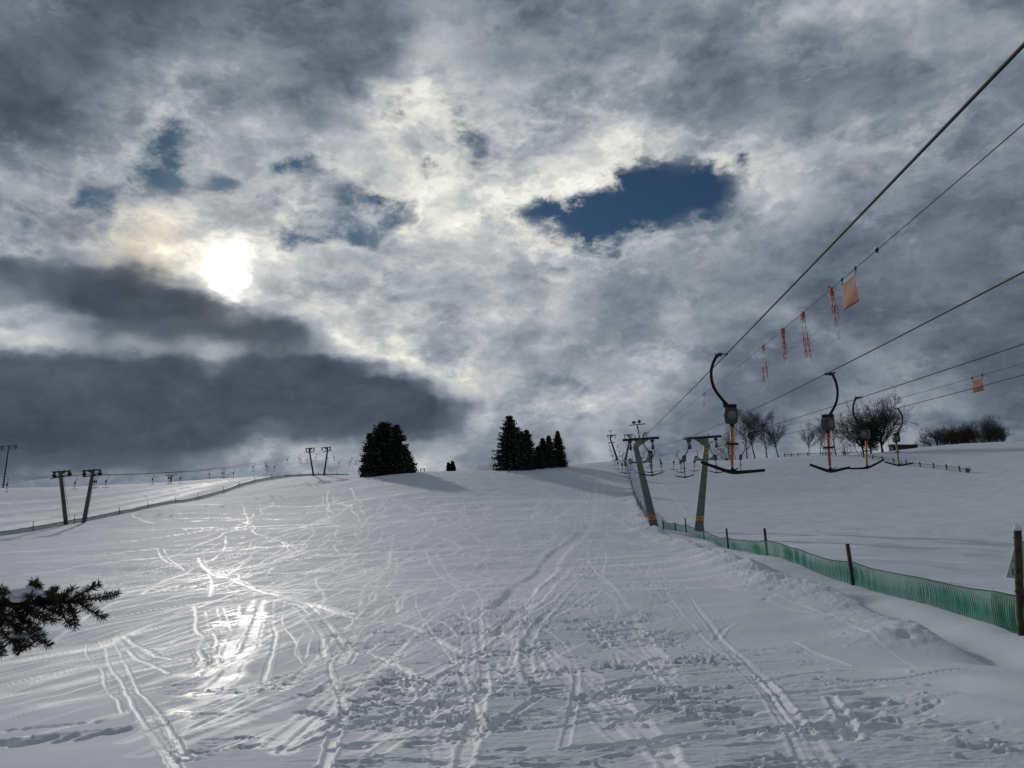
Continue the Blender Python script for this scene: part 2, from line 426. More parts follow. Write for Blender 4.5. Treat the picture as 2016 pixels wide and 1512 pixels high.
# broad bands on the far-left slope
for l, w, dp in [([(-40,1030),(150,1005),(320,972),(440,948)], 3.2, .5), ([(-40,1050),(140,1020),(300,988),(420,955)], 2.4, .45),
                 ([(-40,1008),(200,985),(380,955)], 3, .35), ([(20,990),(200,972),(330,957)], 2.5, .3)]:
    track(hp(l), w, dp, dp*.5, .5, 8)
# the drift along the right-hand net
ridge = hp([(1244,960),(1262,1010),(1296,1048),(1345,1068),(1400,1095),(1470,1128),(1545,1165),(1640,1192),(1735,1232),(1815,1268)])
rp = smooth_path(ridge, 8)
def ridge_fn(d, a, b_):
    X = GX[a,b_]; Y = GY[a,b_]
    w = .75+.5*fbm(X*.7+4, Y*.45+3, 3)
    xr = np.interp(Y, rp[::-1,1], rp[::-1,0]); w = np.where(X > xr, w*.38, w*1.35)
    k = np.exp(-(d/w)**2)
    sc = (.12+.40*(fbm(X*.55+9, Y*.33, 3)))*(.55+.45*sstep(12, 26, Y))
    H[a,b_] += (k*sc*(1+.35*(fbm(X*3.5, Y*3.5, 4)-.5)+.25*(fbm(X*9, Y*9, 3)-.5))).astype(np.float32)
stamp(rp, 1.6, ridge_fn)
def side_fn(l, w, dz):
    def fn(d, a, b_):
        H[a,b_] += (dz*np.exp(-(d/w)**2)).astype(np.float32)
    stamp(smooth_path(hp(l), 8), w, fn)
side_fn([(1700,1185),(1800,1225),(1900,1262),(2010,1300)], .55, -.22)      # hollow between drift and net
side_fn([(1850,1330),(1930,1345),(2016,1372),(2100,1390)], .45, .10)
side_fn([(1860,1385),(1950,1405),(2050,1430)], .35, .10)
def blob(px, py, rx, ry, dz, p=2):
    c = hit(px, py)[:2]; W = window(np.array([c[0]]), np.array([c[1]]), max(rx, ry)*2.2)
    a, b_ = slice(W[0], W[1]), slice(W[2], W[3])
    d = ((GX[a,b_]-c[0])/rx)**2+((GY[a,b_]-c[1])/ry)**2
    H[a,b_] += (dz*np.exp(-d**(p/2))*(.7+.6*fbm(GX[a,b_]*5, GY[a,b_]*5, 3))).astype(np.float32)
blob(1795,1262,.30,.42,.07,2)
blob(1745,1270,.3,.35,.05,2)
for q in [(1790,1237,.10,.12,-.07),(1812,1243,.07,.09,-.06),(1785,1275,.10,.12,-.08),(1770,1255,.09,.1,-.06),(1803,1262,.08,.10,-.06)]: blob(*q)
for q in [(1375,1080,.5,.8,.16),(1440,1112,.5,.8,.18),(1495,1130,.6,.8,.2),(1515,1165,.45,.6,.18),(1585,1150,.4,.5,.1),(1250,1020,.8,1.6,.25),(1262,1045,.8,1.3,.22),(1225,985,1,2,.25)]: blob(*q)
# footprints at the lower left and on the right bank
for i in range(13):
    x = -6+i*21; y = 1474-i*2.6
    blob(x+random.uniform(-3,3), y+random.uniform(-3,4), .045, .09, -.07, 4); blob(x+10, y-9, .04, .04, .018)
for i in range(7): blob(20+i*28, 1446-i*3, .06, .05, -.02, 4)
for i in range(9): blob(1510+i*8+random.uniform(-3,3), 1194-i*6, .10, .09, -.08, 4)
for i in range(14): blob(1640+random.uniform(-60,130), 1395+random.uniform(-30,60), .14, .08, -.06, 4)
for i in range(26): blob(random.uniform(640,1500), random.uniform(1270,1500), random.uniform(.06,.16), random.uniform(.03,.06), -.06, 4)
for i in range(30): blob(random.uniform(700,1900), random.uniform(1240,1505), random.uniform(.02,.05), random.uniform(.02,.05), .022, 4)

# ski and board tracks drawn after the photograph
T_ = [([(-30,1312),(100,1287),(190,1268),(300,1232),(380,1212),(470,1195),(600,1180)], .22, .04, .05),
 ([(-30,1352),(100,1328),(200,1310),(330,1283),(395,1268)], .13, .03, .03),
 ([(-30,1196),(100,1186),(220,1164),(360,1142),(500,1125)], .3, .03, .03),
 ([(-30,1140),(100,1126),(240,1108),(400,1090),(600,1072)], .35, .03, .03),
 ([(-30,1118),(150,1098),(300,1082),(480,1060)], .3, .03, .03),
 ([(-30,1092),(120,1080),(260,1065),(430,1040)], .4, .03, .03),
 ([(444,1056),(441,1081),(413,1105),(368,1126),(326,1143),(278,1171)], .2, .04, .05),
 ([(310,1083),(318,1100),(340,1115),(365,1124)], .16, .03, .03),
 ([(322,1083),(335,1105),(362,1122)], .12, .03, .03),
 ([(390,1100),(405,1122),(450,1140),(510,1165),(550,1178),(620,1200),(680,1215)], .28, .05, .06),
 ([(412,1122),(470,1143),(540,1165),(600,1172)], .14, .03, .04),
 ([(400,1095),(408,1120),(416,1150),(413,1180)], .14, .03, .05),
 ([(300,1160),(360,1140),(420,1128),(500,1112),(600,1098),(700,1090)], .14, .02, .04),
 ([(545,1180),(600,1195),(640,1225),(665,1260),(690,1290)], .16, .05, .05),
 ([(530,1185),(590,1200),(625,1240),(640,1300)], .14, .04, .04),
 ([(520,1185),(512,1230),(500,1270),(470,1310),(430,1350),(405,1378)], .3, .04, .04),
 ([(500,1185),(470,1250),(440,1300),(410,1330)], .28, .02, .03),
 ([(540,1185),(535,1230),(545,1260),(530,1320),(520,1350)], .12, .05, .04),
 ([(382,1200),(387,1220),(381,1238),(394,1258),(386,1280),(397,1300),(390,1320)], .16, .05, .06),
 ([(405,1210),(412,1235),(425,1260),(418,1285),(425,1305),(400,1320)], .14, .05, .06),
 ([(428,1205),(434,1225),(436,1250)], .12, .04, .05), ([(440,1205),(448,1222),(455,1245)], .12, .04, .05),
 ([(472,1195),(470,1215),(473,1235)], .12, .03, .04),
 ([(195,1258),(205,1270),(215,1310),(240,1350),(260,1400),(290,1440),(330,1490),(350,1530)], .07, .03, .035),
 ([(225,1258),(245,1300),(265,1345),(280,1375),(310,1410),(340,1450),(370,1500)], .07, .03, .035),
 ([(245,1248),(280,1275),(320,1295),(380,1300),(420,1310)], .16, .03, .03),
 ([(240,1260),(260,1290),(300,1310),(330,1330)], .12, .03, .03),
 ([(170,1262),(170,1290),(200,1320),(205,1350),(225,1380),(240,1410)], .06, .03, .03),
 ([(560,1190),(555,1230),(575,1260),(590,1300)], .08, .04, .035), ([(600,1250),(585,1270),(580,1290),(595,1310)], .05, .03, .03),
 ([(575,1200),(610,1240),(612,1260),(600,1300)], .07, .03, .03),
 ([(690,1282),(662,1292),(650,1312),(652,1335),(665,1370),(680,1400),(676,1430),(660,1460),(640,1530)], .085, .075, .06),
 ([(668,1290),(720,1288),(790,1325),(800,1350),(808,1375)], .12, .04, .04),
 ([(780,1310),(788,1340),(792,1362)], .07, .03, .03),
 ([(773,1060),(768,1088),(763,1112),(739,1140),(714,1154)], .2, .04, .05),
 ([(600,1130),(640,1110),(690,1112),(718,1120),(712,1130),(680,1142),(620,1152),(560,1170)], .16, .04, .05),
 ([(600,1122),(650,1122),(690,1132)], .14, .03, .04),
 ([(860,1058),(890,1066),(908,1080),(890,1090),(830,1100),(740,1112),(690,1130)], .18, .04, .04),
 ([(840,1090),(850,1115),(880,1145),(910,1165),(930,1172)], .16, .04, .04),
 ([(860,1090),(885,1130),(915,1150)], .14, .03, .04),
 ([(715,1155),(750,1160),(778,1185),(780,1215)], .1, .03, .04), ([(780,1215),(800,1185),(852,1166),(850,1158),(780,1155),(700,1153)], .12, .03, .04),
 ([(740,1170),(735,1195),(728,1200)], .1, .03, .03), ([(735,1165),(725,1190),(740,1200),(775,1185)], .08, .03, .03),
 ([(780,1220),(870,1240),(900,1262)], .1, .02, .03), ([(620,1200),(700,1225),(800,1245),(900,1290)], .18, .03, .04),
 ([(930,1100),(928,1090),(950,1080),(985,1078)], .14, .03, .03),
 ([(300,1000),(260,1015),(300,1030)], .4, .04, .03),
 ([(1178,935),(1172,960),(1168,1000),(1165,1030),(1140,1060),(1105,1090),(1080,1120),(1040,1165),(1000,1210)], .85, .22, .05),
 ([(1192,935),(1186,980),(1178,1030),(1155,1070),(1125,1110),(1090,1150),(1050,1200),(985,1260)], .5, .12, .05),
 ([(950,1190),(945,1260),(952,1340),(945,1400),(905,1530)], .12, .04, .04),
 ([(1205,950),(1200,1000),(1195,1050),(1172,1100),(1190,1140),(1150,1180),(1065,1240)], .16, .06, .05),
 ([(1222,950),(1225,1010),(1230,1050),(1262,1100),(1300,1135),(1345,1170),(1375,1200),(1420,1260),(1480,1320),(1560,1400),(1640,1530)], .13, .05, .04),
 ([(1212,960),(1214,1010),(1222,1060),(1250,1110),(1300,1160),(1360,1240),(1450,1320),(1530,1400),(1600,1530)], .1, .04, .03),
 ([(1300,1110),(1340,1150),(1370,1200),(1400,1240),(1460,1300),(1520,1360),(1560,1400)], .09, .05, .03),
 ([(1160,1120),(1130,1160),(1100,1200),(1060,1245),(1040,1290),(1050,1350)], .2, .06, .06),
 ([(1080,1290),(1140,1330),(1190,1370),(1270,1440),(1340,1530)], .16, .04, .04),
 ([(800,1330),(830,1370),(850,1430),(870,1530)], .14, .03, .03),
 ([(1290,925),(1305,955),(1330,985),(1350,1010),(1375,1040)], .5, .10, .05),
 ([(980,1240),(1060,1210),(1110,1170)], .12, .05, .04), ([(985,1240),(930,1265),(860,1300)], .12, .05, .04)]
for l, w, dp, bm in T_: track(hp(l), w*(.5 if l[-1][1] > 1235 else .7), dp*(.6 if l[-1][1] > 1500 else .95), bm*.75, .9 if l[0][0] < 1100 else .25, 8, wob=w*.35)
# wandering tracks over the middle of the piste
for i in range(210):
    sx = random.uniform(430, 1180); sy = random.uniform(958, 1130) if i % 3 else random.uniform(1080, 1230)
    x, y = hit(sx, sy)[:2]; L = random.uniform(14, 65); amp = random.uniform(.1, .9); wl = random.uniform(18, 50)
    dirx = (-x*.35+random.uniform(-9, 4))/45
    ph = random.random()*6.3; pth = []
    for t in np.linspace(0, L, 14):
        e = math.sin(t/wl*6.28+ph)*amp
        xx = x+dirx*t+e; yy = y-t
        if yy < 5.5: break
        pth.append((xx, yy))
    if len(pth) > 3: track(pth, random.choice([.03,.04,.05,.07,.1]), random.uniform(.01,.03), random.uniform(.01,.025), random.uniform(.3,.9), 5)
for i in range(70):   # long sideways traverses
    sx = random.uniform(0, 1050); sy = random.uniform(975, 1180)
    x, y = hit(sx, sy)[:2]; L = random.uniform(8, 40); an = random.uniform(-.5, .25)
    pth = [(x+t*math.cos(an), y+t*math.sin(an)+.6*math.sin(t*.15+i)) for t in np.linspace(0, L, 8)]
    track(pth, random.choice([.04,.06,.09]), .022, .022, random.uniform(.3,.9), 5)
for i in range(60):   # short carved scars in the churned area
    sx = random.uniform(560, 1700); sy = random.uniform(1210, 1500)
    x, y = hit(sx, sy)[:2]; L = random.uniform(.5, 2.6); an = random.uniform(-.4, .5)+(random.random() < .4)*1.3
    pth = [(x+t*math.cos(an), y+t*math.sin(an)+.1*math.sin(t*2+i)) for t in np.linspace(0, L, 6)]
    track(pth, random.uniform(.03,.09), random.uniform(.03,.06), .03, random.uniform(.2,.7), 4)

# scour lines under the near netting
GZ2 = GZ+H
NV = NR*NC
co = np.stack([GX, GY, GZ2], -1).reshape(-1, 3)
co = np.concatenate([co, [[0, 0, float(gz(0., 0.))]]])
ii, jj = np.meshgrid(np.arange(NR-1), np.arange(NC), indexing='ij'); j2 = (jj+1) % NC
quads = np.stack([ii*NC+jj, (ii+1)*NC+jj, (ii+1)*NC+j2, ii*NC+j2], -1).reshape(-1, 4)[:, ::-1]
tris = np.stack([np.arange(NC), (np.arange(NC)+1) % NC, np.full(NC, NV)], -1)
me = bpy.data.meshes.new('snow_slope')
me.vertices.add(len(co)); me.vertices.foreach_set('co', co.ravel().astype(np.float32))
nl = quads.size+tris.size
me.loops.add(nl); me.loops.foreach_set('vertex_index', np.concatenate([quads.ravel(), tris.ravel()]).astype(np.int32))
me.polygons.add(len(quads)+len(tris))
ls = np.concatenate([np.arange(len(quads))*4, quads.size+np.arange(len(tris))*3]).astype(np.int32)
me.polygons.foreach_set('loop_start', ls)
me.polygons.foreach_set('use_smooth', np.ones(len(ls), bool))
me.update(calc_edges=True); me.validate()
ice = seg_mask([(395,1215),(530,1195),(545,1250),(470,1320),(560,1400),(560,1470),(400,1470),(330,1400),(360,1330),(430,1280)], 28)*sstep(.44, .58, fbm(GX*3.5+20, GY*3+4, 5, .6))*(.3+.7*sstep(.4,.6,fbm(GX*.8, GY*.6+4, 3)))
ice = np.maximum(ice, .25*seg_mask([(330,1150),(430,1120),(640,1185),(620,1215),(420,1180)], 20)*sstep(.45, .58, fbm(GX*2.2+2, GY*1.2+14, 5, .6)))
ice = np.where(front, ice, 0)
at = me.attributes.new('snowmask', 'FLOAT_VECTOR', 'POINT')
mk = np.zeros((len(co), 3), np.float32); mk[:-1,0] = np.clip(PACK, 0, 1).ravel(); mk[:-1,1] = np.clip(churn*resf, 0, 1).ravel()
mk[:-1,2] = ice.ravel()
at.data.foreach_set('vector', mk.ravel())
me.materials.append(M['snow'])
ground = bpy.data.objects.new('snow_ground', me); COL.objects.link(ground); tag(ground, kind='structure')
def gtop(x, y):
    """height of the finished snow (nearest grid vertex) """
    r = math.hypot(x, y); t = math.atan2(x, y)
    i = min(np.searchsorted(R, r), NR-1); j = min(np.searchsorted(th_f, t), NF-1)
    if abs(t) > .74: return float(gz(x, y))
    return float(GZ2[i, j])
from mathutils import Vector as Vec, Euler as Eul
SUN_E = 1.35
UP = np.array([0, 0, 1.0])
def unit(v): v = np.array(v, float); return v/np.linalg.norm(v)
# ------------------------------------------------------------------ haul ropes (3-D curves: near part fitted, far span sagging between towers)
SLOPE = .115
class Rope:
    def __init__(s, near, tower, far, sag, end=None, sag2=0):
        s.t = P(*tower); s.f = P(*far); s.sag = sag; s.sag2 = sag2; s.end = None if end is None else P(*end)
        q = np.array([P(*p) for p in near]+[s.t]); y = q[:,1]; d = min(2, len(q)-1)
        s.cx = np.polyfit(y, q[:,0], 1 if len(q) < 3 else d); s.cz = np.polyfit(y, q[:,2], d)
        s.ex = s.t[0]-np.polyval(s.cx, s.t[1]); s.ez = s.t[2]-np.polyval(s.cz, s.t[1]); s.y0 = q[0,1]
    def at(s, y):
        if y <= s.t[1]:
            k = np.clip((y-s.y0)/(s.t[1]-s.y0+1e-6), 0, 1)
            if y < s.y0:      # behind the first fitted point keep straight on
                dx = np.polyval(np.polyder(s.cx), s.y0); dz = np.polyval(np.polyder(s.cz), s.y0)
                return np.array([np.polyval(s.cx, s.y0)+dx*(y-s.y0), y, np.polyval(s.cz, s.y0)+dz*(y-s.y0)])
            return np.array([np.polyval(s.cx, y)+s.ex*k, y, np.polyval(s.cz, y)+s.ez*k])
        if y <= s.f[1]:
            t = (y-s.t[1])/(s.f[1]-s.t[1]); p = s.t*(1-t)+s.f*t; p[2] -= 4*s.sag*t*(1-t); return p
        t = (y-s.f[1])/(s.end[1]-s.f[1]); p = s.f*(1-t)+s.end*t; p[2] -= 4*s.sag2*t*(1-t); return p
    def at_px(s, px):
        ys = np.linspace(s.y0, (s.end if s.end is not None else s.f)[1], 1500)
        q = np.array([s.at(y) for y in ys]); x, _, _ = proj(q[:,0], q[:,1], q[:,2])
        return q[int(np.argmin(abs(x-px)))]
    def path(s, y0, y1, n=60): return [s.at(y) for y in np.linspace(y0, y1, n)]
ropes = {
 'A': Rope([(2016,88,4.45),(1430,697,15.1)], (1241,881,69.6), (1197,862,265), 2.9, (1180,905,420), 1),
 'B': Rope([(2016,535,9.8),(1632,733,17.9)], (1285,880,69.6), (1211,862,265), 2.9, (1190,905,420), 1),
 'C': Rope([(2016,677,15.6),(1678,788,26.2)], (1358,880,70.5), (1230,862,265), 2.7, (1196,905,420), 1),
 'D': Rope([(2016,738,22.4),(1760,805,31.4)], (1410,877,70.5), (1244,862,265), 2.7, (1204,905,420), 1),
 'E': Rope([(-20,957,118)], (107,938,133), (603,888,242), 1.9, (740,925,330), 0),
 'F': Rope([(-20,951,118)], (137,935,133), (618,887,242), 1.9, (752,925,330), 0),
 'G': Rope([(-20,946,118)], (166,935,133), (634,886,242), 1.9, (764,925,330), 0),
 'H': Rope([(-20,940,118)], (197,934,133), (650,885,242), 1.9, (776,925,330), 0)}
rope_label = {'A': 'steepest thick steel haul cable, crossing to the upper right corner', 'B': 'thick steel haul cable carrying the second large T-bar from the left',
 'C': 'upper of the two haul cables passing in front of the big bare tree', 'D': 'lowest haul cable on the right, just under the small orange flag',
 'E': 'outermost thin haul cable of the distant left lift, on its left towers', 'F': 'inner haul cable on the left towers of the distant lift',
 'G': 'inner haul cable on the right towers of the distant lift', 'H': 'rightmost haul cable of the distant left lift'}
for k, r in ropes.items():
    y0 = -12 if k in 'ABCD' else r.y0-6
    y1 = r.end[1]
    ys = np.concatenate([np.linspace(y0, r.t[1], 60), np.linspace(r.t[1], r.f[1], 40)[1:], np.linspace(r.f[1], y1, 12)[1:]])
    o = MB().tube([r.at(y) for y in ys], .0125 if k in 'ABCD' else .022, 6).build('haul_cable', M['cable'], smooth=True)
    tag(o, rope_label[k], 'cable', 'haul cables of the ski lifts')
# signal wires strung between the rope pairs
sw1 = Rope([(2016,250,6.75),(1725,495,10.35),(1580,613,14.1),(1500,680,17.7),(1390,775,27)], (1262,855,69.6), (1204,852,265), 3.2)
sw2 = Rope([(2016,714,17),(1924,744,19.2),(1700,800,27.4),(1560,835,40)], (1383,856,70.5), (1236,852,265), 3.2)
for q, l in ((sw1, 'thin signal wire hung with chains and flags between the steep cables'), (sw2, 'thin signal wire carrying the small orange flag at the right edge')):
    ys = np.concatenate([np.linspace(-10, q.t[1], 60), np.linspace(q.t[1], q.f[1], 30)[1:]])
    tag(MB().tube([q.at(y) for y in ys], .006, 5).build('signal_wire', M['cable'], smooth=True), l, 'wire', 'signal wires')

# ------------------------------------------------------------------ T-bar hangers
def make_tbar(mirror, pole_mat, box='box'):
    s = -1 if mirror else 1
    t = empty('tbar_hanger')
    def X(l): return [(s*a, 0, b) for a, b in l]
    arm = X([(-.02,.0),(-.09,-.05),(-.148,-.17),(-.180,-.29),(-.186,-.41),(-.172,-.53),(-.14,-.64),(-.095,-.73),(-.04,-.81),(.03,-.90),(.09,-.97)])
    MB().tube(arm, [.026]+[.031]*9+[.035], 8).build('arm', M['black'], t, smooth=True)
    c = MB(); c.tube([(0,-.15,0),(0,.17,0)], .02, 8); c.box((-.02*s,0,-.005), (.075,.09,.07)); c.tube([(-.10*s,0,.005),(.05*s,0,.005)], .013, 6); c.tube([(-.11*s,0,.005),(-.095*s,0,.005)], .028, 8)
    c.tube([(0,.09,0),(0,.13,.0)], .028, 8); c.tube([(0,0,.005),(s*.13,0,.0)], .014, 6); c.tube([(s*.11,-.06,0),(s*.11,.06,0)], .024, 8); c.build('rope_clamp', M['dark'], t, bevel=.006)
    b = MB()
    prof = [(-.105,-1.36),(-.125,-1.30),(-.135,-1.17),(-.12,-1.06),(-.10,-1.045),(.09,-1.045),(.125,-1.10),(.135,-1.2),(.12,-1.32),(.09,-1.37)]
    n = len(prof)
    b.add([(s*(.185+a), y, z) for y in (-.09, .09) for a, z in prof], [tuple(range(n))[::-1], tuple(range(n, 2*n))]+[(i, (i+1) % n, n+(i+1) % n, n+i) for i in range(n)])
    bo = b.build('spring_housing', M[box], t, bevel=.018)
    h = MB(); h.tube([(s*.20,-.115,-1.2),(s*.20,.115,-1.2)], .085, 16); h.tube([(s*.20,-.13,-1.2),(s*.20,.13,-1.2)], .03, 10)
    for q in range(5):
        a = q*1.256; h.tube([(s*.20+.062*math.cos(a),-.124,-1.2+.062*math.sin(a)),(s*.20+.062*math.cos(a),.124,-1.2+.062*math.sin(a))], .009, 6)
    h.box((s*.055,0,-1.21),(.03,.03,.03)); h.build('spring_cover', M['galv'], bo, bevel=.004)
    h = MB(); h.box((s*.165,0,-1.015),(.25,.15,.06)); h.box((s*.08,0,-.985),(.10,.07,.06)); MB().box((s*.20,0,-1.385),(.075,.075,.06)).build('pole_collar', M['black'], t, bevel=.008)
    h.build('housing_cap', M['black'], t, bevel=.012)
    MB().tube([(s*.2,0,-1.40),(s*.2,0,-1.75),(s*.198,0,-2.17)], [.035,.031,.028], 10).build('pole', pole_mat, t, smooth=True)
    MB().tube([(s*.198,0,-2.16),(s*.197,0,-2.24)], .019, 8).build('pole_ferrule', M['galv'], t, smooth=True)
    d = MB(); d.tube([(s*.2,0,-1.735),(s*.2,0,-1.745),(s*.2,0,-1.76),(s*.2,0,-1.77)], [.115,.13,.13,.11], 20); d.build('guide_disc', M['black'], t, smooth=False)
    k = MB(); cx = s*.197
    k.tube([(cx-.60,0,-2.175),(cx-.58,0,-2.18),(cx-.35,0,-2.232),(cx-.12,0,-2.282),(cx,0,-2.292)], [.024,.029,.032,.037,.044], 10, sq=(1,.8))
    k.tube([(cx+.60,0,-2.175),(cx+.58,0,-2.18),(cx+.35,0,-2.232),(cx+.12,0,-2.282),(cx,0,-2.292)], [.024,.029,.032,.037,.044], 10, sq=(1,.8))
    k.tube([(cx,0,-2.20),(cx,0,-2.30)], [.026,.045], 10)
    k.tube([(cx,0,-2.25),(cx+.06,-.05,-2.235),(cx+.10,-.10,-2.20)], .011, 6)
    k.build('crossbar', M['black'], t, smooth=True)
    return t
protoA = make_tbar(False, M['orange']); protoB = make_tbar(True, M['red'])
greyA = make_tbar(False, M['pipe']); greyB = make_tbar(True, M['pipe'])
def hang(proto, p, rz, label, group, tilt=0, recolor=None, scale=1, yaw=0, bar=0):
    o = proto if not proto.get('used') else copy_tree(proto)
    proto['used'] = 1
    sg = -1 if proto in (protoB, greyB) else 1
    o.location = np.array(p)-np.array([sg*.11, 0, 0]); o.rotation_euler = (0, tilt, rz+yaw); o.scale = (scale,)*3
    tag(o, label, 'T-bar', group)
    for c in o.children:
        if c.name.split('.')[0] == 'crossbar' and bar:
            s_ = 1 if np.mean([v.co.x for v in c.data.vertices]) > 0 else -1; pv = Vec((s_*.197, 0, -2.27))
            c.rotation_euler = (0, bar, 0); c.location = pv-Eul((0, bar, 0)).to_matrix() @ pv
    if recolor:
        for c in o.children:
            if c.name.split('.')[0] == 'pole':
                c.data = c.data.copy(); c.data.materials[0] = recolor
    return o
def rz_of(r, y):
    a, b_ = r.at(y-.5), r.at(y+.5); return -math.atan2(b_[0]-a[0], b_[1]-a[1])
G1 = 'T-bars hanging on the right-hand lift cables'; G2 = 'T-bars hanging on the distant left lift cables'
def at_depth(r, D):
    y = D
    for _ in range(8):
        p = r.at(y); d = p@CF; y += (D-d)
    return y
near = [('A',15.1,protoA,'large T-bar with bright orange pole and tilted black crossbar, nearest on the steep cable',.09,None,-.12,.11),
        ('B',18.15,protoB,'large T-bar with red-orange pole and arm curving right, under the second cable',.07,None,.5,.03),
        ('C',25.3,protoA,'T-bar with orange pole hanging in front of the dark evergreen by the big bare tree',.08,None,-.75,-.26),
        ('D',31.4,protoB,'T-bar with yellow-green pole hanging right of the big bare tree',0,M['olive'],.12,.09)]
for k, D, pr, lab, tilt, rc, yaw, bar in near:
    r = ropes[k]; y = at_depth(r, D)
    hang(pr, r.at(y), rz_of(r, y), lab, G1, tilt, rc, yaw=yaw, bar=bar)
ordn = ['second','third','fourth','fifth','sixth','seventh','eighth','ninth','tenth','eleventh','twelfth']
firstg = {id(greyA): True, id(greyB): True}
cname = {'A': 'the steep cable, near leaning tower\'s left arm', 'B': 'the cable on the near leaning tower\'s right arm',
         'C': 'the cable on the yellow-banded tower\'s left arm', 'D': 'the cable on the yellow-banded tower\'s right arm'}
for k, ds in (('A', [41.6, 89, 103, 130, 157, 184, 211, 238]), ('B', [46.6, 71.7, 99, 126, 153, 180, 207, 234]),
              ('C', [57, 80, 107, 134, 161, 188, 215, 242]), ('D', [60, 87, 113, 140, 167, 194, 221, 248])):
    r = ropes[k]
    for i, D in enumerate(ds):
        y = at_depth(r, D)
        extra = ['', ' still in front of the tower', '', ''][0]
        hang(greyA if k in 'AC' else greyB, r.at(y), rz_of(r, y), f'{ordn[i]} T-bar away on {cname[k]}', G1, random.uniform(.0,.10),
             M['red'] if (k == 'A' and i == 1) else None, yaw=random.uniform(-.5,.5), bar=random.uniform(-.1,.12))
ename = {'E': 'the outermost cable', 'F': 'the left inner cable', 'G': 'the right inner cable', 'H': 'the rightmost cable'}
rank = ['first','second','third','fourth','fifth','sixth','seventh','eighth','ninth']
for k, pxs in (('E', [149,301,412,498,566,622,667,707]), ('F', [190,331,438,523,589,645,687]), ('G', [186,335,441,526,592,657,690,714]), ('H', [13,210,355,460,541,605,701,720])):
    r = ropes[k]
    for i, px in enumerate(pxs):
        p = r.at_px(px)
        hang(greyA if k in 'FG' and i % 2 else greyB, p, rz_of(r, p[1]), f'{rank[i]} tiny T-bar from the left edge on {ename[k]} of the left lift', G2,
             random.uniform(-.05,.05), yaw=random.uniform(-.3,.3), scale=1.02)

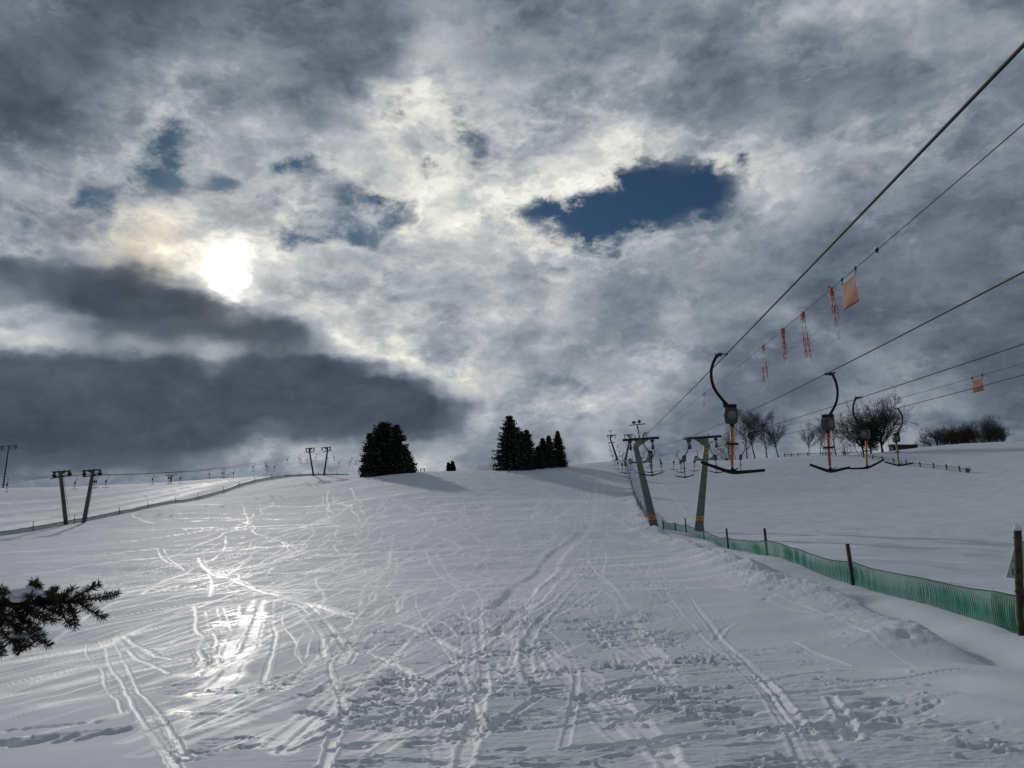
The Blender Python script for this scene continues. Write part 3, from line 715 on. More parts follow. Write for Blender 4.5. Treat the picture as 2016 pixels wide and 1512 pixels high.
# ------------------------------------------------------------------ lift towers
def frame_of(dirang):
    a = np.array([math.cos(dirang), math.sin(dirang), 0]); return a, np.array([-math.sin(dirang), math.cos(dirang), 0])
def tower(base, arm_c, legtop, arm_half, sheaves, label, group, mt, big=1.0, lamp=False, flood=False, ladder=False, plates=None, pulleys=False):
    """base, arm_c, legtop: world points; crossarm runs across the line"""
    t = empty('lift_tower', base); B = np.array(base, float)
    ax = unit([1, -SLOPE, 0]); ay = unit([SLOPE, 1, 0])
    def LP(p): return np.array(p, float)-B
    leg0 = LP(base)-np.array([0,0,.5]); leg1 = LP(legtop)
    d = unit(leg1-leg0)
    def prism(m, p0, p1, w0, w1, dpt0, dpt1):
        vs = []
        for p, w, q in ((p0, w0, dpt0), (p1, w1, dpt1)):
            for sx, sy in ((-1,-1),(1,-1),(1,1),(-1,1)): vs.append(p+ax*sx*w/2+ay*sy*q/2)
        return m.add(vs, [(3,2,1,0),(4,5,6,7),(0,1,5,4),(1,2,6,5),(2,3,7,6),(3,0,4,7)])
    lw = .62 if ladder or pulleys else 1.0; m = MB(); prism(m, leg0, leg1, .80*big*lw, .46*big*(lw+.15 if lw < 1 else 1), .6*big*lw, .4*big); m.build('leg', mt, t, bevel=.015)
    c = LP(arm_c); e0 = c-ax*arm_half; e1 = c+ax*arm_half
    m = MB()
    for z in (-.10, .10): m.add([e+ay*sy*.14*big+UP*(z*big+dz) for e in (e0, e1) for sy in (-1, 1) for dz in (0, .02)], [(0,2,3,1),(4,5,7,6),(0,1,5,4),(2,6,7,3),(1,3,7,5),(0,4,6,2)])
    m.add([e+ay*sy*.025+UP*z*big for e in (e0, e1) for sy in (-1, 1) for z in (-.10, .10)], [(0,2,3,1),(4,5,7,6),(0,1,5,4),(2,6,7,3),(1,3,7,5),(0,4,6,2)])
    for e in (e0, e1): m.add([e+ay*sy*.14*big+UP*z*big+ax*dx for dx in (-.012, .012) for sy in (-1, 1) for z in (-.12, .14)], [(0,2,3,1),(4,5,7,6),(0,1,5,4),(2,6,7,3),(1,3,7,5),(0,4,6,2)])
    m.build('crossarm', M['dark'] if not pulleys else mt, t)
    # gusset spreading from the leg head under the crossarm
    m = MB(); lt = leg1; g = []
    top_l = c-ax*arm_half*.30-UP*.11*big; top_r = c+ax*arm_half*.42-UP*.11*big
    if lt@ax > c@ax: top_l, top_r = c-ax*arm_half*.42-UP*.11*big, c+ax*arm_half*.30-UP*.11*big
    lo_l = lt-ax*.23*big-UP*.10; lo_r = lt+ax*.23*big-UP*.10
    vs = []
    for sy in (-.19, .19):
        for p in (lo_l, lo_r, top_r, top_l): vs.append(p+ay*sy*big)
    m.add(vs, [(0,1,2,3),(7,6,5,4),(0,4,5,1),(1,5,6,2),(2,6,7,3),(3,7,4,0)]); m.build('gusset', mt, t, bevel=.01)
    for q in sheaves:
        s0 = LP(q); m = MB(); k = big
        topz = (c[2]-s0[2])
        m.box(s0+UP*topz*.55, (.15*k,.12*k,topz*.95)); m.box(s0+UP*.16, (.14*k,.6*k,.16*k)); m.box(s0+UP*topz*.72, (.34*k,.16*k,.18*k)); m.box(s0-UP*.06, (.24*k,.2*k,.3*k))
        hs = m.build('sheave_hanger', M['dark'], t, bevel=.008)
        for oy in (-.24, .24):
            w_ = MB(); cc_ = s0+ay*oy*k+UP*.10*k
            w_.tube([cc_-ax*.05*k, cc_-ax*.045*k, cc_-ax*.02*k, cc_+ax*.02*k, cc_+ax*.045*k, cc_+ax*.05*k], [.21*k,.22*k,.18*k,.18*k,.22*k,.21*k], 16)
            w_.build('sheave_wheel', M['black'], hs)
    for s_ in (-.32, .32):
        m = MB(); p = c+ax*s_*arm_half+UP*.12
        m.tube([p-ax*.06, p-ax*.06+UP*.16, p+ax*.06+UP*.16, p+ax*.06], .018, 6); m.box(p+UP*.2,(.1,.1,.06)); m.build('cable_guide', M['dark'], t)
    if pulleys:
        m = MB(); z = leg1-UP*.55
        m.tube([z-ax*arm_half*1.15-UP*.12, z+ax*arm_half*.9+UP*.1], .10, 6); m.tube([z-ax*arm_half*.6+UP*.45, z-ax*.1], .06, 5); m.tube([z+ax*arm_half*.6+UP*.45, z+ax*.1], .06, 5)
        m.build('service_platform', M['dark'], t)
    if ladder:
        m = MB(); off = ax*(.40*big)*(ladder)
        a, b_ = leg0+off+UP*1.0, leg1+off*.7-UP*.2
        for sy in (-.16, .16): m.tube([a+ay*sy+ax*sy*.6, b_+ay*sy+ax*sy*.6], .022, 4)
        nr = 24
        for i in range(nr):
            p = a+(b_-a)*(i+.5)/nr; m.tube([p-ay*.16-ax*.096, p+ay*.16+ax*.096], .018, 4)
        m.build('ladder', M['galv'], t)
    if lamp:
        m = MB(); p = c+UP*.12-ax*.10; q = p+UP*1.22*big-ax*.12*big
        m.tube([p, q], .045*big, 8); m.tube([p+(q-p)*.72, p+(q-p)*.86], .08*big, 8); m.tube([q-ax*.74*big-UP*.02, q+ax*.74*big+UP*.02], .045*big, 6)
        mast = m.build('mast', M['dark'], t, smooth=False)
        m = MB(); pc = q-ax*.28*big+UP*.20*big; m.tube([pc-ay*.2, pc-ay*.1, pc+ay*.25], [.20*big,.16*big,.09*big], 12, sq=(.6,1.0)); m.box(pc-UP*.13*big,(.04,.04,.12)); m.build('loudspeaker', M['dark'], mast)
        m = MB(); pc = q+ax*.20*big+UP*.26*big; m.tube([pc-ay*.16, pc-ay*.12, pc+ay*.05, pc+ay*.12], [.15*big,.16*big,.14*big,.07*big], 16); m.box(pc-UP*.19*big,(.04,.04,.12)); m.build('round_floodlight', M['dark'], mast)
    if flood:
        p = leg0+(leg1-leg0)*flood
        m = MB(); m.tube([p-ax*.95*big, p+ax*.8*big], .09*big, 6); fl = m.build('lamp_bracket', mt, t)
        for sx in (-1, 1):
            m = MB(); q = p+ax*sx*.78*big+UP*.18-ay*.12
            R_ = rotm('z', -SLOPE) @ rotm('y', .5*sx) @ rotm('x', .5)
            m.box(q, (.42*big,.20,.36*big), R_, taper=.75); lm = m.build('floodlight', M['box'], fl, bevel=.02)
            m = MB(); m.box(q-R_@np.array([0,.11,0]), (.34*big,.012,.28*big), R_); m.build('lamp_glass', M['lens'], lm)
    for pl in (plates or []):
        fr, mm, ww, hh, wrap = pl
        p = leg0+(leg1-leg0)*fr; wl = (.80-.34*fr)*big
        m = MB(); dp = (.6-.2*fr)*big
        if wrap:
            dd = d*hh/2
            vs = []
            for e in (-1, 1):
                for sx, sy in ((-1,-1),(1,-1),(1,1),(-1,1)): vs.append(p+e*dd+ax*sx*(wl/2+.012)+ay*sy*(dp/2+.012))
            m.add(vs, [(3,2,1,0),(4,5,6,7),(0,1,5,4),(1,2,6,5),(2,3,7,6),(3,0,4,7)])
        else:
            m.box(p-ay*(dp/2+.02), (wl*ww,.02,hh), rotm('z', -SLOPE))
        pb = m.build('warning_plate', mm, t)
        if not wrap or wrap == 1:
            m = MB(); q = p-ay*(dp/2+.045)
            m.box(q+UP*hh*.12, (wl*.5,.008,hh*.10), rotm('z', -SLOPE)); m.box(q-UP*hh*.15, (wl*.38,.008,hh*.10), rotm('z', -SLOPE)); m.build('plate_marking', M['dark'], pb)
    tag(t, label, 'lift tower', group); return t
def on_ground(p): 
    p = np.array(p, float); p[2] = gtop(p[0], p[1])-.05; return p
GT = 'drag-lift towers'
D1 = 69.8
tower(P(1290,1040,D1), P(1261.5,864.5,D1), P(1251,879,D1), 1.62, [P(1241,881,D1), P(1285,880,D1)],
      'grey steel tower leaning left with lamp and loudspeaker mast on top', GT, M['tower'], 1.0, lamp=True, flood=.82, plates=[(.19,M['oplate'],.8,.42,1)])
D2 = 70.6
tower(P(1373,1043,D2), P(1383,861.5,D2), P(1391,876,D2), 1.68, [P(1358,880,D2), P(1410,877,D2)],
      'grey steel tower leaning right with two floodlights and yellow band, behind the green net', GT, M['tower'], 1.0, flood=.84, plates=[(.19,M['yellow'],.9,.42,1), (.93,M['yellow'],.7,.5,0)])
tower(on_ground(P(1217,909,268)), P(1204,857,265), P(1201,862,265), 1.62, [P(1197,862,265), P(1211,862,265)],
      'small far tower with lamp mast, leftmost of the pair on the crest', GT, M['brown'], 1.1, lamp=True, flood=.8)
tower(on_ground(P(1230,910,268)), P(1237,856,265), P(1241,861,265), 1.68, [P(1230,862,265), P(1244,862,265)],
      'small far tower leaning right, right one of the pair on the crest', GT, M['brown'], 1.1)
D3 = 133
tower(on_ground(P(131,1033,D3)), P(121.5,928.5,D3), P(119,933,D3), 1.6, [P(107,938,D3), P(137,935,D3)],
      'brown tower with ladder leaning left, first on the left lift', GT, M['brown'], 1.15, ladder=1, pulleys=True, flood=.0)
tower(on_ground(P(163.5,1036,D3)), P(180,926,D3), P(183,930,D3), 1.6, [P(166,935,D3), P(197,934,D3)],
      'brown tower with ladder leaning right, beside the first left tower', GT, M['brown'], 1.15, ladder=1, pulleys=True)
D4 = 242
tower(on_ground(P(618,938,D4)), P(610.5,882.5,D4), P(609,887,D4), 1.55, [P(603,888,D4), P(618,887,D4)],
      'thin distant tower leaning left, against pale cloud left of the round spruce', GT, M['brown'], 1.05, pulleys=True)
tower(on_ground(P(637,938,D4)), P(642.5,881,D4), P(645,885,D4), 1.55, [P(634,886,D4), P(650,885,D4)],
      'thin distant tower leaning right, the nearer one to the round spruce', GT, M['brown'], 1.05, pulleys=True)
def pole_tower(base, top, half, label, drops):
    t = empty('power_pole', base); a = np.array([0,0,-1.5]); b_ = np.array(top)-np.array(base)
    MB().tube([a, b_], [.34,.2], 8).build('pole', M['dark'], t)
    cr = MB().tube([b_-np.array([half,0,0]), b_+np.array([half,0,0])], .16, 4).build('crossarm', M['dark'], t)
    for x in drops:
        m = MB(); p = b_+np.array([x*half,0,0]); m.tube([p-np.array([.35,0,0]), p-np.array([.3,0,1.0]), p-np.array([0,0,1.5]), p+np.array([.3,0,-1.0]), p+np.array([.35,0,0])], .09, 4)
        m.build('insulator', M['dark'], cr)
    return tag(t, label, 'power pole', 'poles behind the left hill')
b0 = P(4,968,322); pole_tower(b0, P(17.5,878,322), 3.4, 'slender dark pole with a wide crossarm at the far left edge', (-.88,-.8,.25,.8,.9))
b0 = P(336,955,322); pole_tower(b0, P(337.5,935,322), 2.8, 'short dark pole top with crossarm peeping over the left hill', (-.3,.3))

# ------------------------------------------------------------------ chains, flags and clips on the signal wires
def chain(p, strands, label):
    t = empty('marker_chain', p)
    m = MB(); m.tube([(0,-.05,.0),(0,.05,.0)], .022, 6)
    for i in range(5):
        a = random.uniform(0, 3.1); c = np.array([random.uniform(-.03,.03), random.uniform(-.03,.03), random.uniform(-.09,.01)])
        link(m, c, .045, .022, .007, a, random.uniform(-1, 1))
    m.build('knot', M['cred'], t, smooth=True)
    for xo, seq, lean in strands:
        z = -.06; runs = []
        for i, ch in enumerate(seq):
            if not runs or runs[-1][0] != ch: runs.append([ch, []])
            runs[-1][1].append((xo+lean*i, z, i)); z -= .108
        for ch, ls in runs:
            m = MB()
            for x, z_, i in ls: link(m, np.array([x, 0, z_-.05]), .066, .021, .008, (i % 2)*1.25+.2, lean*3)
            m.build('red_links' if ch == 'r' else 'white_links', M['cred'] if ch == 'r' else M['cwhite'], t, smooth=True)
    return tag(t, label, 'chain', 'red and white plastic chains on the signal wire')
def link(m, c, h, w, r, a, lean=0):
    path = []
    for k in range(13):
        q = 2*math.pi*k/12; x = w*math.copysign(abs(math.cos(q))**.7, math.cos(q)); z = h*math.copysign(abs(math.sin(q))**.8, math.sin(q))
        path.append(c+np.array([x*math.cos(a)+z*lean*.1, x*math.sin(a), z]))
    m.tube(path, r, 5, cap=False)
def swp(px): return sw1.at_px(px)
chain(swp(1503), [(-.045,'wwwwrrr',-.004),(.02,'wwwrrrwww',-.001)], 'red and white chain of two strands, lowest of the four on the wire')
chain(swp(1540), [(-.02,'rrrrr',-.002),(.0,'rrrrww',.004)], 'short mostly red twisted chain, second from the left on the wire')
chain(swp(1580), [(-.045,'wwwrrrr',.003),(.01,'rwwrrrrw',.006)], 'red and white chain of two strands, third from the left on the wire')
chain(swp(1637), [(-.02,'wrrrrww',.009),(.02,'rrrr',.014)], 'tangled red and white chain hanging just left of the big orange flag')
def flag(p0, p1, h, label, group, skew=.0, thin=False):
    p0 = np.array(p0); p1 = np.array(p1); t = empty('marker_flag', p0); e = p1-p0
    nx, nz = 10, 10; vs = []; 
    for k in (0, 1):
        for i in range(nx+1):
            for j in range(nz+1):
                u, v = i/nx, j/nz
                p = e*(.04+.92*u)+np.array([0,0,-.075])-UP*h*v + np.array([.012*math.sin(v*5+u*3)+skew*v, .02*math.sin(u*6+v*2), 0])
                if k: p = p+np.array([0, .004, 0])
                vs.append(p)
    fs = []; o_ = (nx+1)*(nz+1)
    for i in range(nx):
        for j in range(nz):
            a = i*(nz+1)+j; fs += [(a, a+1, a+nz+2, a+nz+1), (o_+a, o_+a+nz+1, o_+a+nz+2, o_+a+1)]
    for i in range(nx):
        a = i*(nz+1); fs += [(a, a+nz+1, o_+a+nz+1, o_+a), (a+nz, o_+a+nz, o_+a+2*nz+1, a+2*nz+1)]
    for j in range(nz):
        a = j; c = nx*(nz+1)+j; fs += [(a, o_+a, o_+a+1, a+1), (c, c+1, o_+c+1, o_+c)]
    MB().add(vs, fs).build('cloth', M['flag'], t, smooth=True)
    for q in (e*.05, e*.95):
        m = MB(); m.tube([q-e*.06, q+e*.06], .02, 6); m.tube([q+UP*.035, q-UP*.02], .018, 6)
        link(m, q-UP*.045, .032, .014, .004, .3); m.build('clip', M['dark'], t)
    return tag(t, label, 'flag', group)
GF = 'orange flags on the signal wires'
def wire_pts(w_, px, Lm):
    c = w_.at_px(px); a = w_.at(c[1]-Lm/2); b_ = w_.at(c[1]+Lm/2); return b_, a
a, b_ = wire_pts(sw1, 1672, .70); flag(a, b_, .40, 'large translucent orange flag hanging from the wire right of the chains', GF, .0)
a, b_ = wire_pts(sw2, 1924, .62); flag(a, b_, .30, 'small orange flag on the thin wire near the right edge', GF, .0)
a, b_ = wire_pts(sw1, 1387, .35); flag(a, b_, .36, 'narrow pale flag seen edge-on left of the nearest T-bar arm', GF, -.05)
c = swp(1725); t_ = empty('wire_clip', c); 
m = MB(); m.tube([(-.01,-.03,0),(.01,.03,0)], .026, 8); m.box((0,0,.02),(.02,.05,.04)); m.box((.02,.02,-.03),(.012,.012,.05)); m.build('jaw', M['dark'], t_)
tag(t_, 'small loose clip on the wire above the big orange flag', 'clip')

# ------------------------------------------------------------------ netting fences
def net_fence(gp, height, posts, label, netm, group, name='net_fence', sagk=.12, post_r=.045, post_mat='wood', post_top=1.25, ripple=.02, parts_from=None, cord=True, span=None, split=None, per=.22):
    """gp: ground points along the fence (world xy, ordered); posts: list of (xy, height above snow, lean)"""
    gp = smooth_path([q[:2] for q in gp], 12)
    d = np.concatenate([[0], np.cumsum(np.hypot(*np.diff(gp, axis=0).T))]); tot = d[-1]
    t = empty(name, (gp[0][0], gp[0][1], gtop(*gp[0])))
    B = np.array(t.location)
    ss = [0]; 
    while ss[-1] < tot:
        x = np.interp(ss[-1], d, gp[:,0]); y = np.interp(ss[-1], d, gp[:,1])
        ss.append(ss[-1]+max(.03, math.hypot(x, y)*.0022))
    ss = np.array(ss); X = np.interp(ss, d, gp[:,0]); Y = np.interp(ss, d, gp[:,1])
    pd = sorted([float(d[np.argmin(np.hypot(gp[:,0]-p[0][0], gp[:,1]-p[0][1]))]) for p in posts]) or [0, tot]
    tx = np.gradient(X, ss); ty = np.gradient(Y, ss); nrm = np.stack([-ty, tx], -1); nrm /= np.linalg.norm(nrm, axis=1)[:,None]+1e-9
    rows = 7; vs = []; uv = []
    Zg = np.array([gtop(a, b_) for a, b_ in zip(X, Y)])
    if len(Zg) > 9: Zg = np.convolve(np.pad(Zg, 3, mode='edge'), np.ones(7)/7, 'valid')
    tops = []
    for i, s_ in enumerate(ss):
        k = np.searchsorted(pd, s_); a = pd[k-1] if k > 0 else 0; b2 = pd[k] if k < len(pd) else tot
        u = (s_-a)/(b2-a+1e-6); u = min(max(u, 0), 1)
        h = height(s_/tot) if callable(height) else height
        top = h*(1-sagk*4*u*(1-u)+.10*(abs(2*u-1)**6))
        hh = []
        for j in range(rows+1):
            v = j/rows; rp = ripple*math.sin(s_*2*math.pi/per+.8*math.sin(s_*1.7))*(.85+.25*math.sin(s_*.9+2))*(.3+.7*math.sin(math.pi*min(1, v*1.0)))
            o_ = rp+.05*math.sin(s_*.8)*math.sin(math.pi*v)
            z = Zg[i]-.10+(top+.10)*v
            vs.append((X[i]+nrm[i][0]*o_-B[0], Y[i]+nrm[i][1]*o_-B[1], z-B[2])); uv.append((s_, (top+.1)*v, 0))
        tops.append(vs[-1])
    n = rows+1; m_ = MB(); cut = int(np.searchsorted(ss, split)) if split else None
    rng_ = [(0, len(ss)-1, netm)] if not split else [(0, cut, M['netd']), (cut, len(ss)-1, netm)]
    for a, b2, mm in rng_:
        sub = MB(); sub.v = vs[a*n:(b2+1)*n]; sub.f = [(i*n+j, (i+1)*n+j, (i+1)*n+j+1, i*n+j+1) for i in range(b2-a) for j in range(rows)]
        o = sub.build('netting', mm, t, smooth=True)
        at_ = o.data.attributes.new('weave', 'FLOAT_VECTOR', 'POINT'); at_.data.foreach_set('vector', np.array(uv[a*n:(b2+1)*n], np.float32).ravel())
        if split and mm is M['netd']: o['label'] = 'darker overlapping end of the netting beside the sign pole'
    if cord:
        r_ = [.006+.00035*math.hypot(q[0]+B[0], q[1]+B[1]) for q in tops]
        MB().tube(tops, r_, 4).build('top_cord', M['netd'] if netm is not M['wire'] else M['wood'], t)
    for xy, hgt, lean in posts:
        z = gtop(*xy); r_ = post_r
        MB().tube([(xy[0]-B[0], xy[1]-B[1], z-.4-B[2]), (xy[0]+lean*hgt*.5-B[0], xy[1]-.02-B[1], z+hgt*.5-B[2]), (xy[0]+lean*hgt-B[0], xy[1]-B[1], z+hgt-B[2])], [r_, r_, r_*.95], 6 if r_ > .05 else 5).build('post', M[post_mat], t)
    return tag(t, label, 'fence', group)
def hg(px, py): 
    p = hit(px, py); return p[:2]
GN = 'green safety nets along the pistes'
npx = [(2130,1300),(2012,1254),(1900,1217),(1790,1183),(1680,1156),(1590,1126),(1511,1098),(1470,1089),(1434,1081),(1408,1071),(1386,1060),(1368,1052),(1351,1047),(1330,1044),(1306,1041)]
npt = [P(*q) for q in [(2130,1300,10.6),(2012,1254,12.6),(1900,1217,15.6),(1790,1183,19),(1680,1156,23.4),(1590,1126,28.6),(1511,1098,35),(1470,1089,40.5),(1434,1081,47),(1408,1071,53),(1386,1060,60),(1368,1052,64),(1351,1047,67),(1330,1044,69),(1306,1041,71)]]
pp = lambda px, py, D: P(px, py, D)[:2]
net_fence(npt, .66, [(pp(1680,1156,23.4), 1.25, -.02), (pp(1511,1098,35), 1.25, -.0), (pp(1434,1081,47), 1.25, 0), (pp(1386,1060,60), 1.3, .01),
    (pp(1351,1047,67), 1.25, 0), (pp(1330,1044,69), .6, 0), (pp(1306,1041,71), .85, 0)],
    'sagging green net with dark posts from the right edge to the near towers', M['net'], GN, split=3.4, ripple=.034, post_r=.062, sagk=.10, per=.15)
fp = [(1287,1037),(1276,1022),(1264,1005),(1255,982),(1247,962),(1240,940),(1233,922),(1229,914)]
fD = [71.5,82,97,120,145,180,225,262]
fpt = [P(x, y, D) for (x, y), D in zip(fp, fD)]
net_fence(fpt, .8, [(P(x, y, D)[:2], 1.2, 0) for x, y, D in [(1282,1031,75),(1275,1019,84),(1262,1002,101),(1256,990,112),(1250,970,135),(1243,948,165),(1237,932,200),(1233,922,225)]],
    'thin green net climbing the slope left of the near leaning tower', M['netfar'], GN, ripple=.03, post_r=.06, sagk=.15)
lp = [(-60,1068),(0,1057),(65,1048),(147,1036),(235,1019),(291,1006),(346,992),(390,981),(440,962),(470,953),(501,948),(535,943),(563,941),(592,938),(627,937),(640,937),(664,936.5),(686,937.5)]
lD = [108,113,122,136,150,162,176,190,205,218,228,235,239,242,246,248,250,254]
lpt = [P(x, y, D) for (x, y), D in zip(lp, lD)]
net_fence(lpt, .62, [(P(x, y, D)[:2], 1.45, 0) for x, y, D in [(65,1048,122),(147,1036,136),(235,1019,150),(291,1006,162),(346,992,176),(390,981,190),(440,962,205),(470,953,218),(501,948,228),(535,943,235),(563,941,239),(592,938,242),(627,937,246),(641,937,248),(664,936.5,250)]],
    'long green net curving up the left side of the piste past the left towers', M['netfar'], GN, ripple=.02, post_r=.055, sagk=.05)
# right-hand field fences
def grp(l): return [P(*q) for q in l]
rf = [(1908,931,175),(1890,927,180),(1864,922,187),(1838,918,194),(1812,914,201),(1784,910,209),(1760,907,217),(1737,902,226),(1718,899,233),(1700,896,240)]
net_fence(grp(rf), .85, [(P(*q)[:2], 1.35, random.uniform(-.15,.05)) for q in rf[1:]], 'grey mesh fence with snowy posts running down the right-hand field', M['wire'], 'field fences on the right',
    name='mesh_fence', ripple=.0, post_r=.16, sagk=.04, cord=True)
rf2 = [(1696,897,262),(1660,897,264),(1620,899,266),(1590,900,268),(1572,900,270),(1558,900,271),(1544,900,272)]
rf2 = [(x, y-2, D) for x, y, D in rf2]
net_fence(grp(rf2), .9, [(P(*q)[:2], 1.3, random.uniform(-.2,.2)) for q in rf2], 'low mesh fence on the crest below the bare trees', M['wire'], 'field fences on the right', name='mesh_fence', ripple=0, post_r=.15, sagk=.04)
rf3 = [(1800,882,380),(1829,881,380),(1857,880,380),(1877,880,380),(1896,879,380),(1912,879,380),(1928,879,380),(1946,879,380),(1958,878,380),(1972,878,380),(1996,878,380)]
def rail_fence(l, hgt, rails, label, group, r_=.09):
    t = empty('rail_fence', P(*l[0])); B = np.array(t.location)
    tp = []
    for q in l:
        p = P(*q); z = gtop(p[0], p[1]); a = np.array([p[0], p[1], z])-B
        MB().tube([a-UP*.4, a+UP*hgt+np.array([random.uniform(-.05,.05),0,0])], r_, 5).build('post', M['wood'], t); tp.append(a)
    for h in rails: MB().tube([a+UP*h for a in tp], r_*.6, 4).build('rail', M['wood'], t)
    return tag(t, label, 'fence', group)
rail_fence(rf3, 1.5, (.55, 1.25), 'dark rail fence on the skyline under the far right trees', 'rail fences', .12)
rail_fence([(719,950,200),(724,945,203),(729,942,206),(735,939,210),(741,936,214)], 1.2, (.6,1.0), 'short leaning rail fence at the foot of the round spruce', 'rail fences', .09)
rail_fence([(1002,939,190),(1004,934,196),(1006,931,200)], 1.0, (.85,), 'stub of fence in the snow below the tall pointed spruces', 'rail fences', .10)

# bench table on the crest
bc = P(832,930,212); bc[2] = gtop(bc[0], bc[1]); t = empty('picnic_table', bc)
MB().box((0,0,.95),(1.5,.8,.09)).build('table_top', M['wood'], t)
for s_ in (-1, 1):
    MB().box((s_*.5,0,.45),(.12,.6,1.0)).build('leg', M['wood'], t)
    MB().box((0,s_*.75,.5),(1.5,.25,.07)).build('bench_seat', M['wood'], t)
tag(t, 'tiny dark picnic table on the crest right of the round spruce', 'table')

# low dark shed right of the big tree
sc_ = P(1779,888,345); sc_[2] = gtop(sc_[0], sc_[1])-.4; t = empty('field_shed', sc_)
m = MB(); m.box((0,0,1.2),(11,4,2.4)); m.build('wall', M['roof'], t)
m = MB(); m.add([(-6,-2.6,2.42),(6,-2.6,1.9),(6,2.6,1.9),(-6,2.6,2.42),(-6,-.5,3.4),(6,-.5,2.5),(-6,.5,3.4),(6,.5,2.5)], [(0,1,5,4),(4,5,7,6),(6,7,2,3),(0,4,6,3),(1,2,7,5),(0,3,2,1)]); m.build('roof', M['roof'], t)
MB().box((-2,-2.03,1.0),(1.6,.06,1.9)).build('door', M['oldwood'], t)
tag(t, 'low dark shed with a sloping roof beside the big bare tree', 'shed')

# snow-caked shrub at the fence end
# ------------------------------------------------------------------ sign and old pole at the right edge
pb = P(2011,1258,12.4); pb[2] = gtop(pb[0], pb[1])
t = empty('old_pole', pb); top = P(2003.5,1044,12.4)-pb
MB().tube([(0,0,-.4), top*.5, top], [.068,.062,.055], 9).build('shaft', M['oldwood'], t, smooth=True)
m = MB(); 
for f_ in (.42, .93): m.tube([top*f_-UP*.012, top*f_+UP*.012], .074 if f_ < .5 else .066, 10)
m.tube([top*.94+np.array([-.03,-.06,0]), top*.94+np.array([-.085,-.07,.01])], .007, 5); m.build('wire_band', M['dark'], t)
MB().tube([top+UP*.0, top+UP*.02, top+UP*.07, top+UP*.10], [.066,.068,.045,.012], 10).build('snow_cap', M['clump'], t, smooth=True)
tag(t, 'weathered wooden pole with a snow cap at the right edge of the photo', 'post')
q = lambda px, py: P(px, py, 12.85)
t = empty('warning_sign', q(2000,1140)); B = np.array(t.location)
pl = [q(1981,1137), q(2080,1146), q(2058,1062), q(2000,1066)]; nn = unit(np.cross(pl[1]-pl[0], pl[3]-pl[0]))
if nn[1] > 0: nn = -nn
vs = [p-B for p in pl]+[p-B-nn*.02 for p in pl]
MB().add(vs, [(0,1,2,3),(7,6,5,4),(0,4,5,1),(1,5,6,2),(2,6,7,3),(3,7,4,0)]).build('board', M['sign'], t, bevel=.003)
m = MB(); b0 = q(2045,1145)-B-nn*.05; m.tube([b0-UP*1.2, b0+UP*.68], .03, 8); m.build('stake', M['galv'], t)
def text(s_, px, py, hpx, parent):
    c = bpy.data.curves.new('txt', 'FONT'); c.body = s_; c.size = hpx/.70*12.8/FPX; c.extrude = .002
    o = bpy.data.objects.new('txt', c); COL.objects.link(o)
    bpy.context.view_layer.update(); dg = bpy.context.evaluated_depsgraph_get(); me_ = bpy.data.meshes.new_from_object(o.evaluated_get(dg)); bpy.data.objects.remove(o)
    ob = bpy.data.objects.new('lettering', me_); me_.name = 'lettering'; me_.materials.clear(); me_.materials.append(M['ink']); COL.objects.link(ob); ob.parent = parent
    ax_ = unit(pl[1]-pl[0]); az_ = unit(np.cross(ax_, -nn)); az_ = az_ if az_[2] > 0 else -az_; ay_ = np.cross(az_, ax_)
    from mathutils import Matrix as Mx
    p = q(px, py); p = p+nn*(np.dot(pl[0]-p, nn)+.006)
    R_ = np.stack([ax_, az_, nn], 1); lo = p-B
    ob.matrix_local = Mx([[*R_[0], lo[0]], [*R_[1], lo[1]], [*R_[2], lo[2]], [0,0,0,1]])
    return ob
text('Ac', 1993.5, 1107, 9, t); text('Lif', 1991, 1131, 13, t)
tag(t, 'pale sign with dark lettering half hidden behind the right-edge pole', 'sign')

